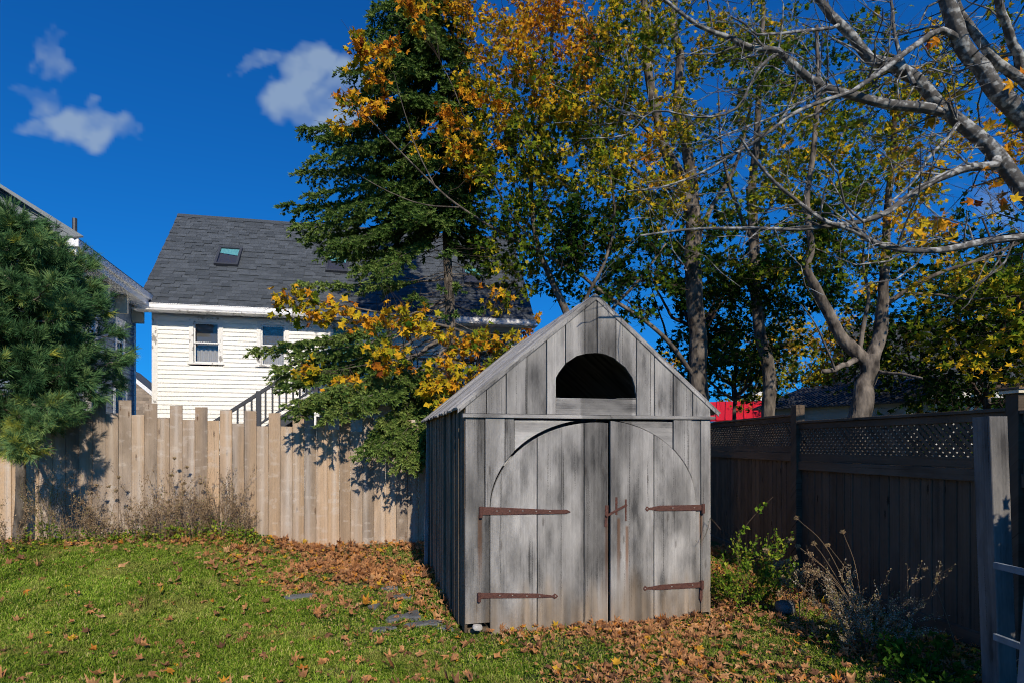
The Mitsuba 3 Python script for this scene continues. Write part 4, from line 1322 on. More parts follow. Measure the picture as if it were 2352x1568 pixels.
C = np.vstack([ball(rng, at(2050, 430, 9.6), (2.2, 1.2, 2.0), 120), ball(rng, at(2120, 190, 9.6), (2.0, 1.2, 1.2), 80), ball(rng, at(1880, 480, 9.5), (1.1, .9, 1.2), 50), ball(rng, at(1880, 200, 9.6), (1.4, 1.0, 1.2), 50)])
C = thinned(rng, C, .44, 1.0, 4)
tone = .42 + .9 * (patchy(C, .7, 2) - .5) + np.where(C[:, 0] > 5.9, .12, -.02)
t4.clusters(C, np.clip(tone, .02, .88), 34, .3, twig=6)
t4.done("maple_tree", "maple with a thick trunk forking low just beyond the lattice fence", "tree", .088)

# --- the big pale tree whose limbs come in from the upper right
t5 = Tree(105, "lichen_bark")
t5.limb(np.array([[5.75, 5.6, -.15], [5.72, 5.6, 1.2], [5.66, 5.6, 2.4], [5.55, 5.6, 3.3], [5.35, 5.55, 3.9]]), .27, .20, 16, .10, "trunk")
t5.limb(np.vstack([[[5.45, 5.6, 3.6]], line(5.6, 5.2, (2400, 500), (2352, 444), (2289, 360), (2223, 300), (2157, 252), (2103, 192), (2043, 156), (2007, 138), (1959, 90), (1911, 42), (1881, 0), (1850, -60))]), .08, .028, 12, .17)
t5.limb(np.vstack([[[5.36, 5.55, 3.88]], line(5.5, 5.2, (2420, 370), (2352, 282), (2313, 234), (2271, 192), (2235, 132), (2199, 66), (2175, 0), (2150, -80))]), .097, .056, 12, .17)
t5.limb(line(5.4, 5.3, (2400, 250), (2352, 180), (2289, 144), (2247, 90), (2205, 36), (2180, -40)), .05, .03, 8, .17)
t5.limb(line(5.4, 5.0, (2352, 185), (2335, 120), (2319, 78), (2295, 0), (2280, -60)), .045, .025, 8, .17)
t5.limb(line(5.45, 4.9, (2165, 258), (2110, 246), (2043, 240), (1971, 222), (1899, 198), (1857, 177), (1821, 156), (1785, 126), (1725, 117), (1677, 90), (1635, 72), (1599, 54), (1540, 10), (1490, -30)), .048, .012, 8, .17)
t5.limb(line(5.5, 5.0, (2290, 362), (2283, 381), (2229, 384), (2175, 402), (2127, 426), (2091, 450), (2043, 486), (1983, 510), (1911, 522), (1839, 525), (1719, 522), (1599, 525), (1470, 542)), .046, .008, 8, .13)
t5.limb(line(5.6, 4.8, (2420, 530), (2352, 545), (2259, 558), (2169, 576), (2079, 576), (2013, 561), (1959, 534), (1905, 510), (1839, 468), (1779, 420), (1719, 348), (1701, 318)), .04, .008, 8, .13)
t5.limb(line(5.3, 4.8, (2220, 100), (2163, 70), (2115, 96), (2067, 132), (2031, 162), (1995, 186), (1959, 210), (1899, 228), (1839, 252), (1809, 270), (1773, 300), (1719, 336), (1659, 372), (1599, 402), (1520, 430), (1440, 440)), .03, .006, 8, .13)
t5.limb(line(5.4, 5.2, (2200, 285), (2187, 305), (2157, 336), (2127, 372), (2097, 420), (2040, 470)), .02, .008, 7, .13)
t5.limb(line(5.25, 4.9, (1925, 58), (1911, 66), (1827, 72), (1737, 81), (1707, 54), (1680, 40)), .016, .006, 6, .13)
t5.limb(line(5.2, 4.9, (1500, 20), (1600, 30), (1700, 40), (1790, -20)), .012, .01, 6, .05, "limb", False) if False else None
t5.limb(line(5.3, 5.6, (2100, 195), (2060, 110), (2050, 30), (2040, -60)), .022, .01, 6, .13)
t5.limb(line(5.1, 4.8, (1899, 198), (1850, 230), (1800, 260), (1720, 290), (1640, 320)), .014, .005, 6, .05)
t5.limb(line(5.0, 4.7, (1983, 510), (1940, 470), (1925, 400), (1880, 350)), .012, .005, 6, .05)
t5.limb(line(5.0, 4.6, (1785, 126), (1740, 160), (1690, 250), (1600, 270), (1500, 255), (1440, 310), (1330, 320)), .014, .004, 6, .05)
r5 = np.random.default_rng(55)
N = np.vstack(t5.nodes[1:]); R = np.concatenate(t5.rads[1:])
for k in r5.choice(len(N), 270):
    d = rand_dir(r5, 1)[0] * [1, .7, .8] + [-.5, 0, .25]
    L = r5.uniform(.25, .9)
    e = N[k] + d / np.linalg.norm(d) * L
    if e[1] < 3.6:
        continue
    p = t5.branch(N[k], R[k] * .7, e, .5)
    for q in p[1::2]:
        if r5.random() < .5:
            g = q + rand_dir(r5, 1)[0] * r5.uniform(.1, .3)
            t5.twigs.append(tube([q, (q + g) / 2 + r5.normal(size=3) * .02, g], [.0035, .003, .0015], 3, False))
C = np.vstack([ball(r5, at(2250, 160, 5.6), (.8, .5, .7), 10), ball(r5, at(2200, 480, 5.8), (.7, .4, .5), 9), ball(r5, at(2330, 400, 5.9), (.4, .4, .6), 6), ball(r5, at(2000, 320, 5.6), (.7, .4, .5), 4)])
t5.clusters(C, np.clip(r5.normal(.66, .12, len(C)), 0, 1), 4, .2, .6)
t5.done("bare_tree", "nearly bare pale barked tree whose lichened limbs reach in from the upper right", "tree", .11)

# --- trees beyond
def back_tree(seed, px, Y, z_top, radius, n, tone0, label, bare=.4, lean=0.0, low=.25, leaf=.15, per=22, name="background_tree"):
    tr = Tree(seed, "maple_bark")
    o = at(px, 1021, Y); o[2] = 0
    r = tr.rng
    h = z_top
    tr.limb(np.array([o, o + [lean * .2, 0, h * .25], o + [lean * .5, .1, h * .5], o + [lean, 0, h * .8]]), .011 * h + .04, .03, 8, .1, "trunk")
    for k in range(7):
        a = r.uniform(0, 6.28)
        z = h * r.uniform(low, .65)
        e = np.array([math.cos(a) * radius * .75, math.sin(a) * radius * .5, h * r.uniform(.15, .35)])
        st = o + [lean * z / h, 0, z]
        tr.limb(np.array([st, st + e * .5 + [0, 0, -.05 * h], st + e]), .035 + .003 * h, .012, 5, .05, "twig")
    C = ball(r, o + [lean * .7, 0, h * (low + 1) / 2], (radius, radius * .8, h * (1 - low) / 2), n)
    C = thinned(r, C, bare, .6, seed % 11)
    tn = tone0 + .6 * (patchy(C, .5, seed % 7) - .5)
    tr.clusters(C, np.clip(tn, .02, .98), per, .42, .3, 4)
    for k, m in tr.limbs:
        if k == "twig":
            tr.twigs.append(m)
    return tr.done(name, label, "tree", leaf)


back_tree(201, 1900, 20, 6.2, 3.4, 560, .50, "golden twiggy tree far behind the forked maple's left limb", .27, leaf=.13, low=.06)
back_tree(202, 1240, 24, 6.9, 1.9, 60, .86, "rusty orange small tree between the white house and the shed's ridge", .36, leaf=.22, low=.2)
back_tree(203, 2270, 12.0, 6.4, 2.5, 300, .04, "dense dark green tree over the dark roof at the far right edge", .34, leaf=.11, low=.25, per=30)
back_tree(204, 1690, 15, 5.0, 1.7, 130, .24, "green leafy young maple right of the tall trunk above the red roof", .34, leaf=.12, low=.55)
back_tree(205, 2120, 14, 5.6, 2.4, 200, .28, "thin leaved dark tree behind the forked maple's right limb", .36, leaf=.10, low=.2)
back_tree(206, 1440, 26, 6.4, 2.6, 90, .66, "purplish bare twigged tree behind the shed's right roof slope", .42, leaf=.2)
back_tree(207, 1590, 15, 8.8, 2.2, 90, .14, "slim green maple standing behind the tall maple's trunk", .42, leaf=.16, low=.4)
back_tree(208, 2400, 9.5, 5.6, 1.7, 110, .34, "half bare tree beyond the fence at the right edge", .42, leaf=.13, low=.4)

# --- the spruce
def spruce():
    rng = np.random.default_rng(77)
    key = thing("spruce_tree", "tall dark green spruce left of the shed, low boughs hanging over the board fence", "tree")
    Yc = 11.4
    base = at(1040, 1021, Yc); base[2] = -.1
    top = at(1000, -330, Yc)
    tp, k = smooth_path(np.array([base, at(1036, 800, Yc), at(1028, 600, Yc), at(1015, 300, Yc), at(1005, 0, Yc), top]), .2)
    put(f"{key}__trunk", tube(tp, .125 - .105 * k, 12, True, .12, 5), "maple_bark", True)
    wood_, sh_p, sh_d, sh_t, sh_s = [], [], [], [], []

    def shoots(p, d, tone, size):
        sh_p.append(p); sh_d.append(d); sh_t.append(tone); sh_s.append(size)

    def bough(a, e, w, sag, dens=1.0, tone=.45, bare=0.0):
        """A bough from a to e with flat side sprays up to w long."""
        L = np.linalg.norm(e - a)
        n = max(5, int(L / .12))
        t = np.linspace(0, 1, n)[:, None]
        p = a + (e - a) * t + np.array([0, 0, 1.0]) * (-sag * L * np.sin(np.pi * t * .85) ) + rng.normal(size=(n, 3)) * .012
        wood_.append(tube(p, .004 + .018 * L / 3 * (1 - t[:, 0]), 5, False))
        ax = (e - a) / L
        sd = np.cross(ax, Z); sd /= np.linalg.norm(sd) + 1e-9
        for i in range(n):
            f = i / (n - 1)
            if f < bare:
                if rng.random() < .7:
                    g = p[i] + (sd * rng.choice([-1, 1]) + ax * .7 + rng.normal(size=3) * .5) * rng.uniform(.1, .4)
                    wood_.append(tube([p[i], (p[i] + g) / 2 + rng.normal(size=3) * .03, g], [.004, .003, .0015], 3, False))
                continue
            for side in (-1, 1):
                if rng.random() > .95 * dens:
                    continue
                l = w * (1 - .75 * f) * rng.uniform(.55, 1.15) + .10
                d = ax * rng.uniform(.7, 1.2) + sd * side * rng.uniform(.6, 1.1) + Z * rng.uniform(-.55, .05)
                d /= np.linalg.norm(d)
                m = max(2, int(l / .055))
                q = p[i] + d * np.linspace(.04, l, m)[:, None] + np.array([0, 0, -1]) * (np.linspace(0, 1, m)**2)[:, None] * l * .25
                wood_.append(tube(q, np.linspace(.005, .002, m), 3, False))
                for qq in q:
                    for s2 in (-1, 1, 0):
                        dd = d + np.cross(d, Z) * s2 * .8 + rng.normal(size=3) * .28
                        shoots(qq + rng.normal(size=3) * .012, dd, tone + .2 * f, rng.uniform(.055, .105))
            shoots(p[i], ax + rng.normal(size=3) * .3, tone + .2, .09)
        for _ in range(6):
            shoots(p[-1], ax + rng.normal(size=3) * .35, tone + .3, .10)

    def trunk_at(py):
        return at(np.interp(py, [-330, 0, 300, 600, 800, 1000], [1000, 1005, 1015, 1028, 1036, 1040]), py, Yc)

    # the boughs that make the outline on the left
    for py, ex, ey, eY, w in ((-60, 860, 20, 11.0, .5), (-10, 830, 70, 11.2, .5), (60, 862, 95, 10.9, .5), (60, 820, 215, 11.1, .55), (150, 770, 300, 11.2, .6), (180, 742, 300, 11.0, .6), (220, 706, 280, 11.3, .6), (260, 730, 350, 10.8, .65), (320, 702, 380, 11.2, .65),
                              (330, 720, 430, 10.9, .6), (400, 668, 455, 11.2, .7), (410, 690, 500, 10.6, .7), (450, 715, 530, 11.4, .6), (470, 745, 560, 10.8, .6), (500, 830, 600, 10.6, .6), (520, 800, 575, 11.6, .6), (120, 800, 150, 11.6, .55), (0, 850, 140, 10.7, .5),
                              (350, 760, 470, 10.4, .6), (240, 780, 330, 10.3, .6), (430, 770, 540, 10.2, .6), (90, 840, 190, 10.3, .5), (480, 870, 610, 10.2, .55)):
        bough(trunk_at(py), at(ex, ey, eY), w, .10, 1.0, rng.uniform(.3, .55))
    # fill around the trunk above the bare part
    for z in np.arange(-250, 560, 14):
        for _ in range(2):
            a = trunk_at(z)
            az = rng.uniform(-2.9, .7)
            L = np.interp(z, [-330, 0, 300, 560], [.4, 1.35, 1.9, 1.7]) * rng.uniform(.55, 1.0)
            if math.cos(az) > 0.0:
                L *= .5
            e = a + np.array([math.cos(az) * L, math.sin(az) * L * .8, -L * rng.uniform(.1, .4)])
            bough(a, e, .45, .08, .8, rng.uniform(.15, .5))
    # the sparse and dead ones
    for z in np.arange(500, 800, 6):
        a = trunk_at(z)
        az = rng.uniform(-3.3, .4)
        L = rng.uniform(.5, 1.3)
        e = a + np.array([math.cos(az) * L, math.sin(az) * L * .8, -L * rng.uniform(-.1, .35)])
        bough(a, e, .3, .06, .35, .3, bare=rng.uniform(.5, 1.0))
    # low boughs hanging over the fence
    for py, ex, ey, eY, w in ((640, 700, 640, 10.4, .25), (690, 655, 780, 9.6, .35), (700, 600, 786, 9.2, .35), (720, 640, 830, 9.0, .40), (720, 690, 800, 8.9, .40), (740, 700, 850, 8.7, .5), (745, 650, 850, 9.3, .35), (760, 770, 880, 8.3, .5), (760, 730, 895, 8.2, .45),
                              (770, 690, 905, 8.2, .4), (790, 830, 900, 8.2, .5), (800, 690, 925, 8.3, .35), (800, 760, 930, 8.2, .45), (820, 850, 1000, 8.5, .45), (820, 900, 1010, 8.4, .45), (830, 960, 1030, 8.5, .45), (830, 930, 1045, 8.3, .4), (830, 985, 985, 8.7, .4), (815, 880, 960, 8.7, .45), (800, 950, 880, 9.6, .4),
                              (825, 865, 1020, 8.3, .4), (760, 660, 870, 9.2, .3), (835, 975, 1045, 8.6, .35), (790, 1000, 940, 9.0, .4)):
        bough(trunk_at(py), at(ex, ey, eY), w, .05, 1.0, rng.uniform(.4, .65), bare=.25 if eY > 9.8 else .42)
    put(f"{key}__boughs", join(wood_), "maple_bark", True, kind="stuff")
    n = len(sh_p)
    P, D, t, sz_ = np.array(sh_p), np.array(sh_d), np.array(sh_t), np.array(sh_s)
    # a shoot: needles in a flat brush around a stem
    nv, nf, nu = [], [], []
    r = np.random.default_rng(2)
    for q in range(9):
        a, y0 = q * 2.4, .05 + .085 * q
        d = np.array([math.cos(a) * .30, .34, math.sin(a) * .30])
        s = np.array([-math.sin(a), .0, math.cos(a)]) * .13
        b0 = np.array([0, y0, 0])
        m = len(nv)
        nv += [b0 - s, b0 + s, b0 + d]
        nu += [0, 0, 1]
        nf.append((m, m + 1, m + 2))
    R = rot_from(D, rng.normal(size=(n, 3)))
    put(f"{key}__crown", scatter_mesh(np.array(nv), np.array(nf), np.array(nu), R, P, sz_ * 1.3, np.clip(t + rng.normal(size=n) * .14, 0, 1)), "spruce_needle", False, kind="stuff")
    return n


N_SHOOTS = spruce()


# --- the white pine at the left
def pine():
    rng = np.random.default_rng(88)
    key = thing("pine_tree", "bushy white pine with long soft needles before the fence at the left edge", "tree")
    Yc = 8.0
    base = at(45, 1021, Yc); base[2] = .4
    tp, k = smooth_path(np.array([base, base + [.02, 0, .8], base + [.0, 0, 1.6], base + [-.06, 0, 2.8], at(28, 515, Yc)]), .12)
    put(f"{key}__trunk", tube(tp, .075 - .06 * k, 12, True, .22, 9), "maple_bark", True)
    wood_, P, D, Tn, Sz = [], [], [], [], []

    def tuft(p, d, tone, size):
        P.append(p); D.append(d); Tn.append(tone); Sz.append(size)

    def bough(a, e, tone, n_side=9, w=.40, many=3):
        L = np.linalg.norm(e - a)
        n = max(5, int(L / .09))
        t = np.linspace(0, 1, n)[:, None]
        p = a + (e - a) * t + Z * (-.10 * L * np.sin(np.pi * t)) + rng.normal(size=(n, 3)) * .01
        wood_.append(tube(p, .004 + .014 * L * (1 - t[:, 0]), 5, False))
        ax = (e - a) / L
        for i in range(n):
            f = i / (n - 1)
            if f < .25:
                continue
            for _ in range(many):
                sdir = np.cross(ax, rand_dir(rng, 1)[0])
                d = ax * .9 + sdir * .9 + Z * .18
                d /= np.linalg.norm(d)
                l = w * (1.05 - .6 * f) * rng.uniform(.4, 1.0)
                q = p[i] + d * l + Z * .05
                wood_.append(tube([p[i], p[i] + d * l * .55, q], [.004, .003, .002], 3, False))
                tuft(q, d + Z * .15 + rng.normal(size=3) * .15, tone + rng.normal() * .12, rng.uniform(.10, .14))
                tuft(p[i] + d * l * .55, d + rng.normal(size=3) * .3, tone - .12, rng.uniform(.09, .13))
        for _ in range(3):
            tuft(p[-1], ax + Z * .2 + rng.normal(size=3) * .3, tone + .15, rng.uniform(.12, .16))

    tk = lambda py: at(np.interp(py, [500, 1050], [28, 47]), max(py, 508), Yc)
    for py, ex, ey, eY in ((620, 150, 562, 7.5), (640, 200, 575, 7.3), (660, 237, 588, 7.4), (700, 240, 640, 7.2), (720, 262, 700, 7.3), (740, 300, 745, 7.4), (760, 327, 790, 7.3), (790, 310, 805, 7.1), (810, 300, 860, 7.3), (850, 290, 890, 7.2), (860, 240, 920, 7.3), (880, 190, 930, 7.1), (900, 150, 945, 7.2),
                           (560, 95, 540, 7.4), (520, 60, 500, 7.5), (540, 25, 485, 7.4), (930, 95, 955, 7.0), (880, 140, 905, 6.9), (830, 210, 850, 6.9), (780, 220, 770, 6.8), (720, 180, 690, 6.8), (680, 130, 620, 6.9), (910, 60, 985, 6.8), (960, 20, 1000, 6.7), (980, 62, 1005, 6.75), (640, 200, 640, 7.9), (700, 270, 670, 8.0), (800, 300, 830, 8.0)):
        e = at(45 + (ex - 45) * .86, ey + 26, eY + .15 + 1.1 * ss(110, 260, ex))
        if e[2] < 2.55:
            e[1] = min(e[1], 8.1)
        bough(tk(py), e, rng.uniform(.4, .62) + (.3 if ey > 984 else 0))
    for py in np.arange(535, 985, 11):
        for _ in range(5):
            az = rng.uniform(0, 2 * math.pi)
            L = np.interp(py, [470, 560, 760, 900, 980], [.12, .45, 1.1, .95, .6]) * rng.uniform(.6, 1.0)
            a = tk(py)
            e = a + np.array([math.cos(az) * L, math.sin(az) * L, .12 * L + rng.uniform(-.1, .15)])
            if e[2] < 2.6:
                e[1] = min(e[1], 8.1)
            bough(a, e, rng.uniform(.25, .55))
    put(f"{key}__boughs", join(wood_), "maple_bark", True, kind="stuff")
    nv, nf, nu = [], [], []
    r = np.random.default_rng(3)
    for q in range(46):
        y0 = -.5 + .6 * r.random()
        c = rand_dir(r, 1)[0] * [1, .0, 1]
        d = c * r.uniform(.25, .75) + np.array([0, r.uniform(.6, 1.0), 0])
        s = np.cross(d, rand_dir(r, 1)[0]); s = s / np.linalg.norm(s) * .019
        b0 = np.array([0, y0, 0])
        mid = b0 + d * .6
        m = len(nv)
        nv += [b0, mid - s, mid + s, b0 + d - np.array([0, 0, .05])]
        nu += [0, .5, .5, 1]
        nf += [(m, m + 1, m + 2), (m + 1, m + 3, m + 2)]
    n = len(P)
    R = rot_from(np.array(D), rng.normal(size=(n, 3)))
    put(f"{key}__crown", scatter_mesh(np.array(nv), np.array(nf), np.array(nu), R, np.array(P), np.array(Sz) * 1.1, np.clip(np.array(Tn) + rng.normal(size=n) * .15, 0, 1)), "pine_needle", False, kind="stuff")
    return n


N_TUFTS = pine()
print("shoots", N_SHOOTS, "tufts", N_TUFTS)
# ------------------------------------------------------------------ lawn, leaves and weeds
rng = np.random.default_rng(400)


def in_shed(x, y, m=.0):
    s = (x - SO[0]) * SE1[0] + (y - SO[1]) * SE1[1]
    t = (x - SO[0]) * SD[0] + (y - SO[1]) * SD[1]
    return (s > -m) & (s < W_SHED + m) & (t > -m) & (t < D_SHED + m)


def fence_gap(x, y):
    """Metres before the board fence."""
    return (x - FENCE0[0]) * FN[0] + (y - FENCE0[1]) * FN[1]


def right_gap(x, y):
    xf = np.interp(y, [1.2, 4.87, 7.8, 10.15], [4.72, 4.19, 3.79, 3.70])
    return xf - x


def open_ground(x, y):
    return (~in_shed(x, y, .02)) & (fence_gap(x, y) > .03) & (right_gap(x, y) > .05)


def blades(seed, n, size, h0, h1, tone, tsd, w=.0042):
    r = np.random.default_rng(seed)
    x, y = r.uniform(-size / 2, size / 2, (2, n))
    clump = meshkit.noise(np.stack([x * 22 + seed, y * 22, x * 0], -1), 3)
    h = r.uniform(h0, h1, n) * (.55 + .9 * clump)
    a = r.uniform(0, 2 * np.pi, n)
    lean = r.uniform(.1, .95, n) * h
    d = np.stack([np.cos(a), np.sin(a), a * 0], -1)
    s = np.stack([-np.sin(a), np.cos(a), a * 0], -1) * (w * r.uniform(.6, 1.2, n))[:, None]
    p = np.stack([x, y, x * 0 - .004], -1)
    up = np.array([0, 0, 1.0])
    m = p + d * (lean * .35)[:, None] + up * (h * .62)[:, None]
    e = p + d * lean[:, None] + up * (h * .95)[:, None]
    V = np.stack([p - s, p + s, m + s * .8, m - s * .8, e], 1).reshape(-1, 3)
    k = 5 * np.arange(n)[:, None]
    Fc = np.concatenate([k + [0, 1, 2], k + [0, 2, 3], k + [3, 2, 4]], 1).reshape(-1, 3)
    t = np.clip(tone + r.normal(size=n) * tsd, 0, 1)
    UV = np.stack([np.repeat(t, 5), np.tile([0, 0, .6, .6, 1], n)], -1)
    return V, Fc, UV


def herbs(seed, n, size, s0, s1, h1, tone, tsd):
    r = np.random.default_rng(seed)
    x, y = r.uniform(-size / 2, size / 2, (2, n))
    p = np.stack([x, y, r.uniform(.004, h1, n)], -1)
    D = rand_dir(r, n) * [1, 1, .35]
    nz = np.array([0, -.25, 1.0]) + r.normal(size=(n, 3)) * .35
    v = OVAL_V * [1.35, 1, 1]
    return scatter_mesh(v, OVAL_F, OVAL_UV, rot_from(D, nz), p, r.uniform(s0, s1, n), np.clip(tone + r.normal(size=n) * tsd, 0, 1))


CELL = .30
patches = {"lush": [blades(s, 1900, CELL * 1.25, .022, .055, .36, .28) for s in (1, 2, 3)],
           "worn": [blades(s, 800, CELL * 1.25, .014, .04, .55, .28) for s in (4, 5)],
           "sparse": [blades(s, 200, CELL * 1.25, .02, .055, .55, .25) for s in (6, 7)]}
for kind, ms in patches.items():
    for k, m in enumerate(ms):
        scene[f"grass_patch_{kind}{k}"] = {"type": "shapegroup", "blades": mikit.ply(m[:2], "grass_blade", uv=m[2])}
for k in range(3):
    m = herbs(20 + k, 260, CELL * 1.25, .012, .03, .035, .42, .22)
    scene[f"herb_patch{k}"] = {"type": "shapegroup", "leaves": mikit.ply(m[:2], "herb_leaf", uv=m[2])}

labels["grass"] = {"label": "green lawn grass with worn and dry patches", "category": "grass", "kind": "stuff"}
labels["ground_cover"] = {"label": "low green clover and creeping weeds among the grass", "category": "ground cover", "kind": "stuff"}


def pile(x, y):
    """How thickly the fallen leaves lie, leaves per square metre."""
    n = meshkit.fbm(np.stack([x * 1.6, y * 1.6, x * 0], -1), 3, 4)
    k = np.clip((n - .28) * 3.0, .15, 1.3)
    d = 1500 * ss(6.55, 7.7, y) * ss(-4.3, -3.3, x) * ss(.4, -.3, x)
    d = np.maximum(d, 700 * ss(1.15, .3, fence_gap(x, y)) * ss(-2.5, -3.5, x))
    d = np.maximum(d, 260 * ss(5.3, 6.4, y) * ss(-2.9, -1.6, x) * ss(.6, -.2, x))
    d = np.maximum(d, 900 * ss(-.5, .5, x) * ss(4.0, 4.5, y) * ss(-.9, .4, x - (5.0 - y) * .5))
    d = np.maximum(d, 950 * ss(1.7, 2.2, x) * ss(4.6, 5.4, y))
    return np.maximum(d * k, 26 + 150 * np.clip(n - .35, 0, 1))


n_grass = n_herb = 0
for cx in np.arange(-9.1, 4.7, CELL):
    for cy in np.arange(3.9, 10.2, CELL):
        x, y = cx + rng.uniform(-.05, .05), cy + rng.uniform(-.05, .05)
        if abs(x) > 1.1 * y + .4 or not open_ground(x, y):
            continue
        d = pile(np.array(x), np.array(y))
        n = meshkit.fbm(np.array([x * .8 + 5, y * .8, 0.]), 3, 6)
        lawn = float(ss(-.2, -1.6, x + (y - 4.4) * .75) * .9 + ss(-2.8, -3.6, x) * ss(8.4, 7.6, y) * .8 + ss(5.0, 4.5, y) * ss(.6, -.4, x) * .8)
        lawn = np.clip(lawn + (n - .5) * 1.3, 0, 1)
        if d > 780 and y > 6.2 and rng.random() < .8:
            continue
        kind = "lush" if lawn > .52 else "worn" if d < 110 or rng.random() < .4 else "sparse"
        e = .06
        zx, zy = (gz(x + e, y) - gz(x - e, y)) / (2 * e), (gz(x, y + e) - gz(x, y - e)) / (2 * e)
        a = rng.uniform(0, 2 * np.pi)
        c, s_ = math.cos(a), math.sin(a)
        q = rng.uniform(.8, 1.2) * (1.0 if kind == "lush" else .95)
        M = np.array([[c, -s_, 0, x], [s_, c, 0, y], [zx * c + zy * s_, -zx * s_ + zy * c, q, float(gz(x, y))], [0, 0, 0, 1]])
        n_grass += 1
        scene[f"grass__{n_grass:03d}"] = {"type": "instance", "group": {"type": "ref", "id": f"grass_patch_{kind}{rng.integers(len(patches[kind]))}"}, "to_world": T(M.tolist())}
        if rng.random() < (.5 if kind == "lush" else .9 if d < 200 or x > 0 else .4):
            n_herb += 1
            M2 = M.copy(); M2[:3, 2] *= 1.0
            scene[f"ground_cover__{n_herb:03d}"] = {"type": "instance", "group": {"type": "ref", "id": f"herb_patch{rng.integers(3)}"}, "to_world": T(M2.tolist())}

# fallen leaves: the nearest three hundred one by one, the others as litter
N = 150000
x, y = rng.uniform(-7.8, 4.6, N), rng.uniform(4.0, 9.9, N)
area = 12.4 * 5.9
keep = (rng.random(N) < pile(x, y) / (N / area)) & open_ground(x, y) & (np.abs(x) < .9 * y + .15)
x, y = x[keep], y[keep]
n = len(x)
z = gz(x, y) + rng.uniform(.012, .058, n) + .012 * (pile(x, y) < 60)
size = np.where(x > -.2, .82, 1) * np.where(rng.random(n) < .4, rng.uniform(.018, .04, n), rng.uniform(.04, .10, n)) * np.where(rng.random(n) < .12, 1.25, 1)
tone = np.clip(rng.choice([.12, .3, .48, .62, .84, 1.0], n, p=[.13, .30, .29, .17, .07, .04]) + rng.normal(size=n) * .05, 0, 1)
nz = np.stack([rng.normal(size=n) * .45, rng.normal(size=n) * .45 - .1, np.ones(n)], -1)
R = rot_from(rand_dir(rng, n) * [1, 1, .12], nz)
near_first = np.argsort(np.where(np.abs(x) < .87 * y, y + 1e-3 * np.abs(x), 99))
ONES = near_first[:300]
rest = near_first[300:]
CURL_V = LEAF_V * [1.15, 1, 1]
put("leaf_litter", scatter_mesh(CURL_V, LEAF_F, LEAF_UV, R[rest], np.stack([x, y, z], -1)[rest], size[rest], tone[rest], rng.uniform(-1.3, 1.3, len(rest)), rng.uniform(-1.1, 1.3, len(rest))), "fallen_leaf_skin",
    kind="stuff", label="brown and orange fallen maple leaves covering the ground", category="leaf litter")
forms = {}
for k in ONES:
    b = int(np.clip(tone[k] * 6, 0, 5))
    f = (b, int(rng.integers(6)))
    if f not in forms:
        r = np.random.default_rng(900 + b * 7 + f[1])
        v = CURL_V.copy()
        v[:, 2] += r.uniform(-.5, 1.4) * np.abs(v[:, 0]); v[:, 0] *= r.uniform(.5, .95); v[:, 0] += r.uniform(-.3, .3) * (v[:, 1] - .4)
        v[:, 2] += r.uniform(.5, 1.6) * (v[:, 0]**2 * 1.6 + (v[:, 1] - .4)**2) * r.choice([1, 1, -1]) + r.normal(size=len(v)) * .05
        stem = np.array([[-.012, .12, .02], [.012, .12, .02], [.0, -.45, .10]])
        vv = np.vstack([v, stem]); lost = (r.integers(11) + np.arange(r.integers(2, 6))) % 11 if r.random() < .55 else []
        ff = np.vstack([np.delete(LEAF_F, lost, 0) if len(lost) else LEAF_F, [[12, 13, 14]]])
        forms[f] = mikit.ply((vv - [0, .4, 0], ff), "fallen_leaf_skin", uv=np.stack([np.full(15, (b + .5) / 6), np.concatenate([LEAF_UV, [0, 0, 0]])], -1))
    hue = ("dark brown", "brown", "russet", "pale tan", "orange", "yellow")[b]
    where = "on the grass at the bottom left" if x[k] < -1.6 else "on the grass before the shed's left corner" if x[k] < -.1 else "in the litter before the shed doors" if x[k] < 1.6 else "in the litter at the bottom right"
    key = thing("fallen_leaf", f"{hue} fallen maple leaf lying {where}", "leaf", f"{hue} leaves lying {where}")
    M = np.eye(4)
    M[:3, :3] = R[k] * size[k] * .98
    M[:3, 3] = [x[k], y[k], z[k] + .012]
    scene[key] = {**forms[f], "to_world": T(M.tolist())}


